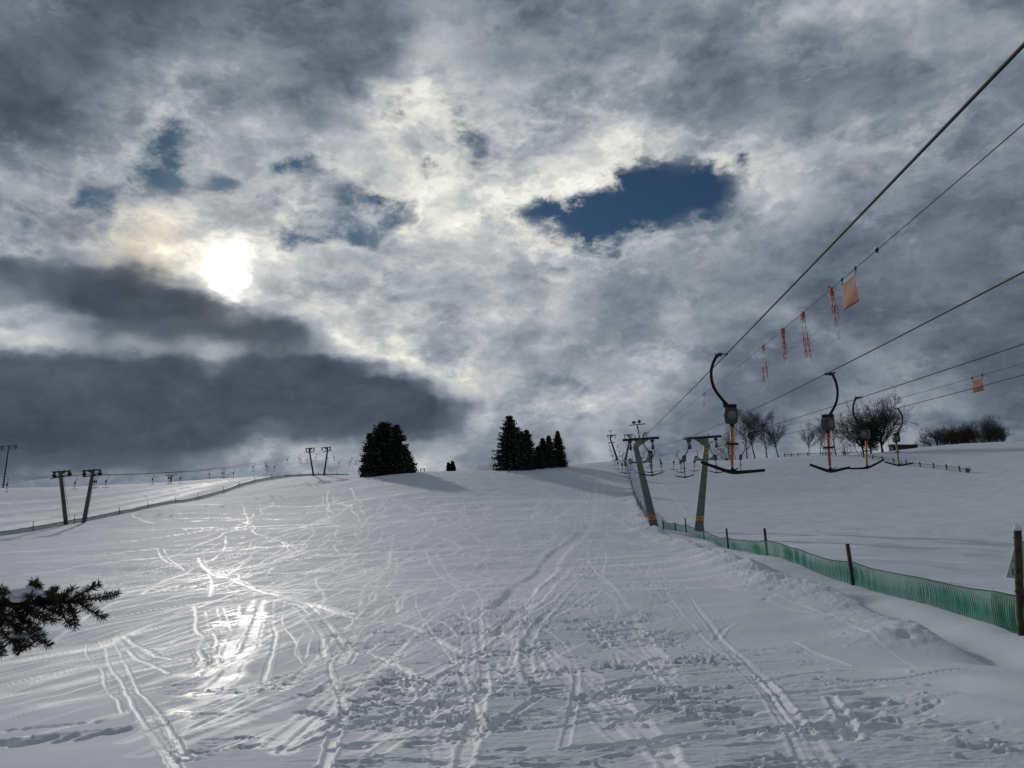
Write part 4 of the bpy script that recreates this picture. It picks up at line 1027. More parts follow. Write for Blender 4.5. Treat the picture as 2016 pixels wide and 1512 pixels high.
# ------------------------------------------------------------------ trees
def spruce(base, h, r, seed, label, group, snow=.12, dens=1.0, low=.03, power=.85, lobes=1, name='spruce_tree'):
    rd = random.Random(seed); t = empty(name, base)
    MB().tube([(0,0,-.6),(0,0,h*.5),(0,0,h*.97)], [r*.07+.06, r*.045+.03, .03], 7).build('trunk', M['bark'], t, smooth=True)
    m = MB(); sn = MB(); z = h*low
    V, F, VS, FS = m.v, m.f, sn.v, sn.f
    def tri(Vl, Fl, a, b_, c): n = len(Vl); Vl += [a, b_, c]; Fl.append((n, n+1, n+2))
    while z < h*.985:
        f = z/h; rr = r*(1-f)**power*(1 if f > .12 else .82+1.5*f)
        nb = max(5, int((7+9*(1-f))*dens))
        for k in range(nb):
            a = rd.uniform(0, 6.283); L_ = rr*rd.uniform(.58, 1.18)+.12
            zz = z+rd.uniform(-.25, .25)*h/22; rise = rd.uniform(.05,.35)*(.3+f) ; droop = rd.uniform(.15,.42)*(1-f*.7)
            ca, sa = math.cos(a), math.sin(a); ns = max(4, int(L_*3.4))
            for i in range(ns):
                q = (i+.7)/ns*rd.uniform(.9,1.06); q = min(q, 1.03)
                d_ = L_*q; zc = zz+rise*d_-droop*d_*q+(.14*L_*q**4)
                wd_ = (.50-.30*q)*(.5+.17*L_)+.08; 
                for sgn in (-1, 1):
                    fx = d_-wd_*.15; tx_ = d_+wd_*rd.uniform(.35,.75); ty_ = sgn*wd_*rd.uniform(.5,1.0)
                    dz = rd.uniform(-.22,.04)*(.6+.4*L_)
                    p0 = (ca*fx, sa*fx, zc+.03); p1 = (ca*tx_-sa*ty_, sa*tx_+ca*ty_, zc+dz); 
                    p2 = (ca*(tx_-.28*wd_)-sa*ty_*.35, sa*(tx_-.28*wd_)+ca*ty_*.35, zc+dz-.14-.12*rd.random())
                    tri(V, F, p0, p1, p2)
                    p3 = (ca*(tx_+.12)-sa*ty_*.4, sa*(tx_+.12)+ca*ty_*.4, zc+dz*.3+.05)
                    tri(V, F, p0, p3, p1)
                if rd.random() < .5:
                    hl = rd.uniform(.2,.5)*(.5+.25*L_); tri(V, F, (ca*(d_-.15), sa*(d_-.15), zc), (ca*(d_+.18), sa*(d_+.18), zc-.02), (ca*d_, sa*d_, zc-hl))
                if rd.random() < snow*(1.25-f) and q > .35:
                    w2 = wd_*.55; e = .06
                    tri(VS, FS, (ca*(d_-w2*.5), sa*(d_-w2*.5), zc+e+.03), (ca*(d_+w2*.6)-sa*w2*.6, sa*(d_+w2*.6)+ca*w2*.6, zc+e-.04), (ca*(d_+w2*.6)+sa*w2*.5, sa*(d_+w2*.6)-ca*w2*.5, zc+e-.05))
                    tri(VS, FS, (ca*(d_-w2*.5), sa*(d_-w2*.5), zc+e+.02), (ca*(d_+w2*.6)-sa*w2*.5, sa*(d_+w2*.6)+ca*w2*.5, zc-.10), (ca*(d_+w2*.6)+sa*w2*.5, sa*(d_+w2*.6)-ca*w2*.5, zc-.11))
        z += h/30*rd.uniform(.8, 1.15)*(1.1-.45*f)
    for i in range(8):   # leader
        a = rd.uniform(0, 6.28); zt = h*(.955+.045*i/8); tri(V, F, (0,0,zt+h*.02), (.16*math.cos(a), .16*math.sin(a), zt), (0,0,zt-.1))
    m.build('crown', M['needle'], t)
    if sn.v: sn.build('snow_dusting', M['clump'], t)
    t.rotation_euler[2] = rd.uniform(0, 6.28)
    return tag(t, label, 'spruce', group)
def gpt(px, py, D):
    p = P(px, py, D); p[2] = gtop(p[0], p[1]); return p
def sp(px, ytop, ybase, D, wpx, seed, label, group, **k):
    b_ = gpt(px, ybase, D); tp = P(px, ytop, D); spruce(b_, tp[2]-b_[2], wpx/2*D/FPX, seed, label, group, **k)
GL = 'spruces of the round clump on the left of the crest'; GM = 'spruces of the pointed group mid crest'
sp(760, 829, 938, 214, 104, 1, 'broad round-topped black spruce, main tree of the left clump', GL, power=.52, dens=1.35, snow=.10)
sp(784, 834, 936, 212, 66, 2, 'dark spruce forming the right shoulder of the left clump', GL, power=.6, dens=1.25, snow=.16)
sp(731, 850, 938, 216, 50, 3, 'lower dark spruce on the left flank of the left clump', GL, power=.6, dens=1.2, snow=.06)
sp(800, 884, 933, 208, 44, 4, 'short snow-flecked spruce at the lower right of the left clump', GL, power=.5, dens=1.1, snow=.22)
sp(884, 910, 932, 232, 9, 5, 'tiny slim dark spruce, left one of two alone on the crest', 'two small lone spruces on the crest', power=.5, snow=0, dens=.8)
sp(892, 907, 932, 234, 12, 6, 'tiny dark spruce, right one of two alone on the crest', 'two small lone spruces on the crest', power=.6, snow=0, dens=.8)
sp(1009, 815, 929, 206, 84, 7, 'tallest pointed spruce with snow-flecked left side, mid crest', GM, power=.68, dens=1.5, snow=.2)
sp(1030, 848, 930, 208, 48, 8, 'dark spruce tucked against the right side of the tallest one', GM, power=.6, dens=1.25, snow=.03)
sp(1042, 843, 926, 212, 40, 9, 'pointed spruce right of the tallest one, second peak of the group', GM, power=.62, dens=1.2, snow=.03)
sp(1072, 861, 921, 220, 32, 10, 'small dark spruce in the gap of the mid crest group', GM, power=.6, dens=1.2, snow=.08)
sp(1084, 856, 919, 222, 30, 11, 'small snow-flecked spruce left of the last spruce of the group', GM, power=.6, dens=1.2, snow=.2)
sp(1102, 847, 917, 224, 36, 12, 'slim pointed spruce, last on the right of the mid crest group', GM, power=.62, dens=1.2, snow=.06)
sp(1062, 878, 924, 214, 26, 13, 'short dark spruce filling the middle of the mid crest group', GM, power=.5, dens=1.2, snow=.03)

TREE_CACHE = {}
def bare_mesh(seed, style):
    """unit-height bare tree: returns trunk and crown mesh builders"""
    if (seed, style) in TREE_CACHE: return TREE_CACHE[(seed, style)]
    rd = random.Random(seed); A, Bm = MB(), MB()
    def branch(p, d_, L_, r_, l, lev, up, wig):
        n = max(3, 6-l); pts_ = [p]; dd = unit(d_)
        for i in range(n):
            dd = unit(dd+np.array([rd.gauss(0,wig), rd.gauss(0,wig), rd.gauss(0,wig*.6)+up])); pts_.append(pts_[-1]+dd*L_/n)
        rs = np.linspace(r_, max(r_*.28, .0014 if style != 'fan' else .0019), n+1)
        (A if l == 0 else Bm).tube(pts_, rs.tolist(), 5 if l == 0 else 3, cap=False)
        if l >= lev: return
        nk = [15, 10, 7, 4][min(l, 3)] if style != 'bush' else [9, 7, 5, 3][min(l, 3)]
        for i in range(nk):
            f = rd.uniform(.22 if l == 0 else (.42 if style == 'fan' and l == 1 else .15), 1.0) if style != 'tall' or l else rd.uniform(.3, 1.0)
            k = min(int(f*n), n-1); u = f*n-k; q = pts_[k]*(1-u)+pts_[k+1]*u; ax_ = unit(pts_[k+1]-pts_[k])
            s_ = unit(np.cross(ax_, np.array([rd.gauss(0,1), rd.gauss(0,1), rd.gauss(0,1)])))
            an = rd.uniform(.35,.8) if style == 'tall' else rd.uniform(.4,1.05)
            ln = L_*(.62-.30*f)*rd.uniform(.7,1.25) if l == 0 and style == 'tall' else L_*(.60-.22*f)*rd.uniform(.7,1.25)
            branch(q, ax_*math.cos(an)+s_*math.sin(an), ln, rs[k]*rd.uniform(.45,.65), l+1, lev, up, wig)
    if style == 'tall': branch(np.zeros(3), [rd.gauss(0,.06),0,1], 1.0, .014, 0, 3, .05, .06)
    elif style == 'big':
        branch(np.zeros(3), [0,0,1], .30, .026, 0, 0, 0, .03)
        for i in range(12):
            a = i*.55+rd.random(); t_ = rd.uniform(.15,1.1); branch(np.array([0,0,rd.uniform(.12,.29)]), [math.cos(a)*math.sin(t_), math.sin(a)*math.sin(t_), math.cos(t_)], rd.uniform(.55,.72), .016, 1, 4, .02, .11)
    elif style == 'fan':
        for i in range(13):
            a = rd.uniform(0, 6.28); t_ = rd.uniform(.05,1.0); branch(np.array([rd.uniform(-.03,.03),0,.14]), [math.cos(a)*math.sin(t_), math.sin(a)*math.sin(t_)*.8, math.cos(t_)], rd.uniform(.75,1.0)*(1+.15*math.sin(t_)), .018, 1, 4, .035, .06)
        A.tube([(0,0,-.02),(0,0,.12),(.01,0,.25)], [.05,.04,.02], 6)
    else:
        for i in range(7):
            a = rd.uniform(0, 6.28); t_ = rd.uniform(.1,1.0); branch(np.array([rd.uniform(-.1,.1),0,0]), [math.cos(a)*math.sin(t_), math.sin(a)*math.sin(t_), math.cos(t_)], rd.uniform(.6,.95), .012, 1, 3, .04, .1)
        A.tube([(0,0,-.02),(0,0,.1),(.01,0,.2)], [.03,.025,.012], 5)
    z = max(v[2] for v in Bm.v)
    out = []
    for nm, mm, mt_ in (('trunk', A, 'bark'), ('crown', Bm, 'twig')):
        mm.v = [(v[0]/z, v[1]/z, v[2]/z) for v in mm.v]
        o = mm.build(nm, M[mt_]); out.append(o.data); bpy.data.objects.remove(o)
    TREE_CACHE[(seed, style)] = out; return out
def bare_tree(base, h, seed, label, group, style='tall', wide=1.0, rz=0, lean=0, thick=1):
    t = empty('bare_tree', base); wide *= 1.18 if style == 'tall' else 1; t.scale = (h*wide, h*wide, h); t.rotation_euler = (0, lean, rz)
    for nm, me_ in zip(('trunk', 'crown'), bare_mesh(seed, style)):
        o = bpy.data.objects.new(nm, me_); COL.objects.link(o); o.parent = t
    return tag(t, label, 'bare tree', group)
def bt(px, ytop, ybase, D, seed, label, group, **k):
    ytop = ybase-(ybase-ytop)*({'tall': 1.3, 'big': 1.1, 'bush': 1.15}.get(k.get('style', 'tall'), 1.0))
    b_ = P(px, ybase, D); b_[2] = max(b_[2]-.3, gtop(b_[0], b_[1])-.3) if False else gtop(b_[0], b_[1])-.2; tp = P(px, ytop, D); bare_tree(b_, tp[2]-b_[2], seed, label, group, **k)
GR = 'bare trees on the right skyline behind the T-bars'; GQ = 'spreading bare trees at the far right skyline'
bt(1430, 862, 902, 300, 21, 'low bushy bare tree at the left end of the bare row', GR, style='bush', wide=1.1)
bt(1450, 852, 900, 305, 22, 'slender bare tree partly behind the nearest orange pole', GR, rz=1)
bt(1470, 824, 900, 300, 23, 'tall fine-branched bare tree, left of the two highest in the left row', GR, wide=1.1)
bt(1487, 822, 900, 300, 22, 'tall bare tree, right of the two highest in the left row', GR, rz=2.5, wide=1.15)
bt(1510, 826, 898, 300, 23, 'tall fan-shaped bare tree second from the right in the left bare row', GR, rz=1.7, wide=1.25)
bt(1534, 828, 897, 300, 24, 'tall bare tree standing right-hand last in the left bare row', GR, wide=1.2)
bt(1592, 840, 896, 290, 24, 'small leaning bare tree between the two groups', GR, rz=2, lean=-.15)
bt(1613, 838, 896, 300, 22, 'thin bare tree left of the second large T-bar', GR, rz=4, wide=.8)
bt(1646, 828, 896, 288, 23, 'bare tree with dense low branches right of the second large T-bar', GR, rz=3, wide=1.2)
bt(1632, 858, 897, 285, 30, 'low dark bush behind the second large T-bar pole', GR, style='bush', wide=1.2)
bt(1664, 862, 897, 283, 30, 'low tangled bush left of the dark evergreen', GR, style='bush', wide=1.2, rz=2)
bt(1738, 772, 894, 285, 32, 'very large bare tree with a wide rounded crown, biggest on the skyline', GR, style='big', wide=.9, rz=2.6)
bt(1700, 792, 894, 290, 33, 'large bare tree whose crown reaches left behind the third T-bar', GR, style='big', wide=.95)
bt(1690, 842, 897, 278, 24, 'leaning crooked bare sapling in front of the dark evergreen', GR, rz=5, lean=-.4, wide=.8)
bt(1803, 868, 891, 350, 30, 'low rounded bare bush right of the dark shed', GR, style='bush', wide=1.3, rz=4)
for i, (px, yt, sd_, lb, rz_, wd_) in enumerate([(1848,848,41,'spreading bare tree at the left end of the far right group',0,1.1),(1872,844,42,'dense bare tree second from the left in the far right group',1,1.0),
     (1895,847,41,'bare tree in the hollow of the far right group',2,.9),(1920,838,42,'bare tree left of the tallest in the far right group',3,.85),(1945,831,43,'tallest rounded bare tree of the far right group',0,.85),(1977,842,43,'rightmost bare tree, fanning out to the right',4,1.0)]):
    bt(px, 881-(881-yt)*1.38, 881, 385, sd_, lb, GQ, style='fan', wide=wd_*.95, rz=rz_)
# dark ivy-clad evergreen under the big tree
def evergreen(base, h, rx, seed, label):
    rd = random.Random(seed); t = empty('evergreen_tree', base); V = []; F = []
    MB().tube([(0,0,-.5),(0,0,h*.8)], [.35,.1], 6).build('trunk', M['bark'], t)
    lob = [(rd.uniform(-.45,.45)*rx, rd.uniform(-.3,.3)*rx, h*rd.uniform(.22,.72), rx*rd.uniform(.4,.75), h*rd.uniform(.18,.32)) for _ in range(9)]
    for cx, cy, cz, rr, rh in lob:
        for i in range(420):
            u = rd.gauss(0,1), rd.gauss(0,1), rd.gauss(0,1); n = math.sqrt(sum(q*q for q in u)); k = rd.uniform(.55,1.05)
            p = np.array([cx+u[0]/n*rr*k, cy+u[1]/n*rr*k, cz+u[2]/n*rh*k]); s_ = .45
            n0 = len(V); V += [tuple(p+np.array([rd.uniform(-s_,s_) for _ in range(3)])) for _ in range(3)]; F.append((n0, n0+1, n0+2))
    m = MB(); m.v = V; m.f = F; m.build('crown', M['needle'], t); return tag(t, label, 'evergreen')
evergreen(gpt(1715,893,280), 13.2, 4.3, 3, 'dark dense evergreen standing below the big bare tree')
# shrub with snow at the end of the mesh fence
b_ = gpt(1906,931,176); t = empty('snowy_shrub', b_)
rd = random.Random(5); m = MB()
for i in range(26):
    a = rd.uniform(0,6.28); m.tube([(0,0,-.1),(math.cos(a)*.5,math.sin(a)*.4,rd.uniform(.3,.9)),(math.cos(a)*rd.uniform(.6,1.1),math.sin(a)*.6,rd.uniform(.3,1.5))],[.05,.04,.03],3)
m.build('branches', M['twig'], t)
m = MB()
for i in range(5): m.ball((rd.uniform(-.7,.7),rd.uniform(-.3,.3),rd.uniform(.3,1.1)), (rd.uniform(.15,.3),.2,.13), 8, 5, .1)
m.build('snow_clump', M['clump'], t, smooth=True); tag(t, 'small snow-caked shrub at the lower end of the mesh fence', 'shrub')

# ------------------------------------------------------------------ foreground spruce: limb entering from the left
FD = 2.3
def F(px, py, dd=0): return P(px, py, FD+dd)
tb = np.array([-2.95, 2.05, 0]); tb[2] = float(gz(tb[0], tb[1]))-.1
t = empty('spruce_tree', tb); B = tb
MB().tube([(0,0,0),(.01,0,1.0),(.02,.01,2.2),(.02,.0,3.4)], [.12,.10,.07,.03], 10).build('trunk', M['bark'], t, smooth=True)
rd = random.Random(11)
def twig(m, nm, pth, r0_, r1_, nl=.024, dens=1500, flat=.95):
    pth = [np.array(p)-B for p in pth]; sp_ = []
    q = [2*pth[0]-pth[1]]+pth+[2*pth[-1]-pth[-2]]
    for i in range(1, len(q)-2):
        for tt in np.linspace(0, 1, 8, endpoint=False):
            a, b2, c, d_ = q[i-1], q[i], q[i+1], q[i+2]
            sp_.append(.5*((2*b2)+(c-a)*tt+(2*a-5*b2+4*c-d_)*tt*tt+(3*b2-a-3*c+d_)*tt**3))
    sp_.append(pth[-1]); m.tube(sp_, np.linspace(r0_, r1_, len(sp_)).tolist(), 6)
    L_ = sum(np.linalg.norm(b2-a) for a, b2 in zip(sp_[:-1], sp_[1:])); n = int(L_*dens)
    for i in range(n):
        u = i/n*(len(sp_)-1); k = min(int(u), len(sp_)-2); f = u-k; p = sp_[k]*(1-f)+sp_[k+1]*f; ax_ = unit(sp_[k+1]-sp_[k])
        s_ = unit(np.cross(ax_, [.1,.2,1])); up = np.cross(s_, ax_); a = rd.uniform(0, 6.283)
        d_ = unit(s_*math.cos(a)+up*math.sin(a)*flat+ax_*rd.uniform(.25,.75)+np.array([0,0,.08])); ln = nl*rd.uniform(.7,1.1)*(1 if u < .93*len(sp_) else .8)
        w_ = unit(np.cross(d_, [.3,.5,.2]))*.0011; w2 = unit(np.cross(d_, w_))*.0011
        mid = p+d_*ln*.55+np.array([0,0,.0006]); e = p+d_*ln
        n0 = len(nm.v); nm.v += [tuple(p+w_*.6), tuple(p-w_*.6), tuple(p+w2*.6), tuple(mid+w_), tuple(mid-w_), tuple(mid+w2), tuple(e)]
        nm.f += [(n0,n0+1,n0+4,n0+3),(n0+1,n0+2,n0+5,n0+4),(n0+2,n0,n0+3,n0+5),(n0+3,n0+4,n0+6),(n0+4,n0+5,n0+6),(n0+5,n0+3,n0+6)]
wood, nee = MB(), MB()
root = tb+np.array([.02,0,1.35])
twig(wood, nee, [root, F(-320,1215,.05), F(-150,1200,.02), F(-20,1192,0), F(60,1188,0), F(120,1186,-.01), F(160,1182,-.02)], .011, .0035, dens=500)
TW_ = [[(150,1183),(175,1180),(205,1175),(232,1170)], [(138,1184),(155,1172),(176,1160),(196,1149)], [(105,1187),(118,1176),(132,1168),(145,1159)],
 [(150,1184),(168,1195),(188,1208),(206,1217)], [(135,1187),(142,1200),(146,1218),(148,1236)], [(115,1188),(122,1205),(132,1224),(142,1231)],
 [(90,1188),(78,1172),(70,1156),(66,1143)], [(60,1188),(80,1180),(100,1170),(108,1160)], [(30,1190),(15,1178),(8,1168),(0,1158)],
 [(40,1190),(60,1204),(85,1214),(108,1222)], [(20,1191),(38,1210),(60,1232),(74,1243)], [(0,1192),(15,1222),(45,1248),(75,1262),(100,1272)],
 [(-20,1194),(-5,1220),(10,1250),(28,1268),(40,1284)], [(-30,1196),(-20,1230),(-8,1262),(4,1292)], [(-60,1196),(-50,1165),(-30,1150)], [(70,1190),(88,1196),(105,1204),(118,1206)],
 [(55,1188),(52,1175),(60,1160),(80,1152)], [(10,1192),(0,1205),(-10,1225)], [(-40,1194),(-10,1204),(25,1212),(55,1222)], [(-60,1200),(-40,1240),(-20,1265),(10,1275)],
 [(100,1186),(120,1192),(135,1205),(150,1208)], [(80,1188),(95,1180),(112,1180),(128,1176)], [(30,1230),(50,1240),(70,1252),(88,1250)], [(15,1245),(30,1256),(45,1270),(62,1272)],
 [(-10,1215),(5,1225),(25,1232),(42,1245)], [(45,1190),(58,1198),(66,1212),(90,1226)], [(0,1192),(22,1184),(45,1180),(62,1172)], [(-30,1194),(-10,1186),(10,1182),(30,1172)]]
for i, l in enumerate(TW_):
    dz = [0, rd.uniform(-.03,.03), rd.uniform(-.06,.06), rd.uniform(-.09,.09)]+[0]*3
    twig(wood, nee, [F(x, y, dz[min(j, 3)]) for j, (x, y) in enumerate(l)], .0032, .0018)
for i in range(16):    # the rest of the limb, left of the frame
    x = rd.uniform(-330,-60); y = 1200+rd.uniform(-5,15); e = rd.choice((-1,1))
    twig(wood, nee, [F(x,y), F(x+40,y+e*25,rd.uniform(-.1,.1)), F(x+85,y+e*50,rd.uniform(-.2,.2))], .0032, .0018, dens=380)
limb = wood.build('limb', M['bud'], t, smooth=True); nee.build('needles', M['needle2'], limb)
m = MB()
for x, y, rx, rz_, dp in [(30,1170,.024,.013,.03),(45,1166,.028,.014,.035),(60,1163,.026,.012,.03),(78,1166,.022,.009,.03),(36,1178,.022,.012,.02),(95,1172,.014,.006,.02)]:
    m.ball(F(x,y,-.02)-B, (rx*1.15, dp, rz_), 18, 12, .03)
m.build('snow_clump', M['clump'], t, smooth=True)
m = MB()
for x, y, rx, rz_ in [(34,1250,.022,.010),(46,1252,.018,.009),(55,1254,.014,.007)]: m.ball(F(x,y,-.01)-B, (rx, .02, rz_), 14, 9, .05)
m.build('snow_clump', M['clump'], t, smooth=True)
tag(t, 'snow-dusted spruce limb reaching in from the left edge, close to the viewer', 'spruce')
# ------------------------------------------------------------------ camera
cam = bpy.data.cameras.new('camera'); co_ = bpy.data.objects.new('camera', cam); COL.objects.link(co_); S.camera = co_
cam.sensor_width = 36; cam.sensor_fit = 'HORIZONTAL'; cam.lens = FPX/2016*36; cam.clip_start = .05; cam.clip_end = 12000
from mathutils import Matrix
co_.matrix_world = Matrix(((CR[0], CU[0], -CF[0], 0), (CR[1], CU[1], -CF[1], 0), (CR[2], CU[2], -CF[2], 0), (0, 0, 0, 1)))
# ------------------------------------------------------------------ sun
sd = ray(455, 535); sd = sd/np.linalg.norm(sd)
sun_el = math.asin(sd[2]); sun_az = math.atan2(sd[0], sd[1])
sl = bpy.data.lights.new('sun', 'SUN'); sl.energy = SUN_E; sl.angle = math.radians(1.2); sl.color = (1, .95, .88)
so = bpy.data.objects.new('sun', sl); COL.objects.link(so)
from mathutils import Vector
so.rotation_euler = Vector(sd).to_track_quat('Z', 'Y').to_euler()
# ------------------------------------------------------------------ sky: procedural cloud deck in azimuth and elevation
BR = """11 11 11 11 10 11 12 11 11 12 14 15 14 14 14 15 16 17 16 17 17 17 15 14 13
12 12 10 11 11 13 13 13 13 12 16 16 14 13 14 15 15 14 15 13 17 15 14 14 14
10 10 10 12 16 15 14 13 12 12 16 15 13 13 16 16 14 13 15 13 14 14 15 14 14
10 11 12 14 19 18 15 13 12 18 19 17 17 16 19 17 15 13 14 14 14 15 16 16 15
10 11 13 17 18 17 16 14 16 19 19 19 18 17 18 19 16 15 16 15 15 16 17 17 16
13 14 18 20 17 18 19 16 18 19 19 17 20 18 18 19 17 18 16 15 17 17 16 16 15
18 19 18 16 16 17 18 19 18 18 19 17 20 20 21 19 20 19 17 16 14 14 14 14 14
20 18 17 20 19 18 19 20 17 19 20 20 21 20 18 18 19 19 16 14 14 13 13 13 13
18 18 18 21 20 21 20 20 19 21 21 20 21 21 20 17 16 16 14 13 13 13 13 12 12
12 14 18 19 19 21 21 20 20 20 20 19 19 18 17 15 14 13 13 13 13 12 12 12 12
17 13 11 11 13 15 18 21 22 20 19 18 18 17 15 14 14 13 14 13 12 12 12 12 12
20 19 16 13 14 16 13 18 22 21 20 20 18 17 16 17 18 15 13 13 13 12 12 12 12
20 19 18 16 16 17 13 16 21 22 21 20 20 18 17 18 17 14 12 12 12 12 12 12 12
12 12 12 12 12 12 12 13 15 20 19 18 20 17 19 17 14 12 12 12 13 14 13 12 12
9 9 9 9 9 9 9 10 10 12 14 15 15 16 16 13 12 13 13 13 13 15 14 13 12
9 9 9 10 12 12 16 19 16 15 18 13 12 12 16 13 12 13 14 14 14 14 13 13 13
11 12 12 13 14 14 17 19 18 17 17 15 15 14 15 14 14 14 14 14 14 14 14 14 14"""
BR = np.array([[float(v) for v in l.split()] for l in BR.split('\n')])*10/255
def br_at(x, y):
    u = np.clip(x/84., 0, 23.999); v = np.clip(y/60., 0, 15.999)
    i = u.astype(int); j = v.astype(int); fu = u-i; fv = v-j
    return (BR[j,i]*(1-fu)+BR[j,i+1]*fu)*(1-fv)+(BR[j+1,i]*(1-fu)+BR[j+1,i+1]*fu)*fv
def sdpoly(poly, X, Y):
    ins = np.zeros(X.shape, bool); dm = np.full(X.shape, 1e9); n = len(poly)
    for i in range(n):
        x1, y1 = poly[i]; x2, y2 = poly[(i+1) % n]
        ins ^= ((y1 > Y) != (y2 > Y)) & (X < (x2-x1)*(Y-y1)/((y2-y1) or 1e-9)+x1)
        vx, vy = x2-x1, y2-y1
        t = np.clip(((X-x1)*vx+(Y-y1)*vy)/(vx*vx+vy*vy+1e-9), 0, 1)
        dm = np.minimum(dm, (X-x1-t*vx)**2+(Y-y1-t*vy)**2)
    return np.sqrt(dm)*np.where(ins, 1, -1)
BANKS = [[(-900,720),(-200,700),(0,692),(70,700),(210,690),(240,706),(300,702),(350,690),(410,712),(432,728),(455,712),(520,676),(600,680),(672,698),(760,718),(830,748),(880,785),(925,800),(915,835),(870,850),(820,868),(700,865),(600,868),(540,852),(420,885),(300,905),(150,915),(-200,940),(-900,950)],
 [(-900,505),(-200,515),(0,522),(90,538),(120,512),(180,532),(250,527),(300,548),(340,560),(400,578),(470,602),(530,622),(600,628),(625,662),(560,668),(450,662),(300,655),(200,648),(140,622),(90,592),(0,572),(-200,560),(-900,550)]]
GAPS = [([(1010,405),(1060,395),(1100,388),(1150,378),(1200,362),(1215,325),(1260,315),(1330,325),(1390,320),(1440,350),(1435,400),(1400,425),(1350,422),(1300,438),(1250,458),(1205,500),(1150,500),(1128,462),(1060,428)], 1.0),
 ([(305,275),(330,232),(372,248),(362,300),(350,360),(300,378),(245,370),(240,330),(285,292)], .92)]
ELL = [(170,390,42,26,.62),(210,425,18,32,.6),(45,450,45,22,.58),(570,330,90,22,.6),(620,300,40,20,.58),(450,355,70,18,.52),(620,455,95,22,.7),(790,206,42,12,.66),
 (900,246,22,15,.6),(838,312,34,13,.6),(950,320,22,34,.45),(730,370,62,16,.66),(705,455,42,20,.7),(782,442,16,14,.75),(1460,325,14,16,.6),(930,290,40,12,.55),(1045,245,18,14,.5),(1890,295,50,16,.45),(1600,110,40,40,.4)]
def gap_at(X, Y):
    g = np.zeros(X.shape)
    for p, s in GAPS: g = np.maximum(g, s*np.clip(.6+sdpoly(p, X, Y)/110, 0, 1))
    for cx, cy, rx, ry, s in ELL:
        d = np.sqrt(((X-cx)/(rx+14))**2+((Y-cy)/(ry+14))**2); g = np.maximum(g, s*1.15*np.clip(1.35-.85*d, 0, 1))
    return g
def bank_at(X, Y):
    g = np.zeros(X.shape)
    for p in BANKS: g = np.maximum(g, np.clip(.5+sdpoly(p, X, Y)/130, 0, 1))
    return g
w = bpy.data.worlds.new('World'); S.world = w; w.use_nodes = True
nt = w.node_tree; N = nt.nodes; L = nt.links; N.clear()
def nd(t, **k):
    n = N.new(t)
    for a, b_ in k.items(): setattr(n, a, b_)
    return n
def sock(s, v):
    if isinstance(v, (int, float)): s.default_value = v
    elif isinstance(v, tuple): s.default_value = v
    else: L.new(v, s)
def mth(op, a, b_=None, c=None):
    n = nd('ShaderNodeMath', operation=op); sock(n.inputs[0], a)
    if b_ is not None: sock(n.inputs[1], b_)
    if c is not None: sock(n.inputs[2], c)
    return n.outputs[0]
def mrange(v, a, b_, c=0., d=1., interp='SMOOTHSTEP'):
    n = nd('ShaderNodeMapRange', interpolation_type=interp); sock(n.inputs[0], v)
    for i, q in enumerate((a, b_, c, d)): sock(n.inputs[i+1], q)
    return n.outputs[0]
def mixc(f, a, b_, blend='MIX'):
    n = nd('ShaderNodeMix', data_type='RGBA', blend_type=blend); sock(n.inputs[0], f); sock(n.inputs[6], a); sock(n.inputs[7], b_); return n.outputs[2]
def vm(op, a, b_):
    n = nd('ShaderNodeVectorMath', operation=op); sock(n.inputs[0], a); sock(n.inputs[1], b_); return n
def noise(v, sc, det, rough=.5, dist=0):
    n = nd('ShaderNodeTexNoise'); L.new(v, n.inputs['Vector']); n.inputs['Scale'].default_value = sc; n.inputs['Detail'].default_value = det
    n.inputs['Roughness'].default_value = rough; n.inputs['Distortion'].default_value = dist; return n
tc = nd('ShaderNodeTexCoord'); dirv = tc.outputs['Generated']
mp = nd('ShaderNodeMapping'); mp.inputs['Scale'].default_value = (1, 1, 1.7); L.new(dirv, mp.inputs[0]); dv = mp.outputs[0]
# wind-torn warp of the lookup direction
wn = noise(dv, 5.5, 6, .58); wn2 = noise(dv, 20, 5, .6)
off = vm('SUBTRACT', wn.outputs['Color'], (.5, .5, .5)).outputs[0]; off2 = vm('SUBTRACT', wn2.outputs['Color'], (.5, .5, .5)).outputs[0]
o1 = vm('SCALE', off, (0,0,0)); o1.inputs['Scale'].default_value = .04
o2 = vm('SCALE', off2, (0,0,0)); o2.inputs['Scale'].default_value = .032
wd = vm('ADD', vm('ADD', dirv, o1.outputs[0]).outputs[0], o2.outputs[0]).outputs[0]
wd = vm('NORMALIZE', wd, (0,0,0)).outputs[0]
sx = nd('ShaderNodeSeparateXYZ'); L.new(wd, sx.inputs[0])
az = mth('MULTIPLY', mth('ARCTAN2', sx.outputs[0], sx.outputs[1]), 57.29578)
el = mth('MULTIPLY', mth('ARCSINE', sx.outputs[2]), 57.29578)
HALF = 44.0
azp = mth('PINGPONG', mth('ADD', az, HALF), 2*HALF)          # beyond the modelled span the deck repeats mirrored
uL = mth('DIVIDE', azp, HALF); uR = mth('SUBTRACT', uL, 1.0); side = mth('GREATER_THAN', uL, 1.0)
els = list(np.arange(-4, 17, 1.5))+list(np.arange(17, 44, 1.7))
cur = None; prev = None
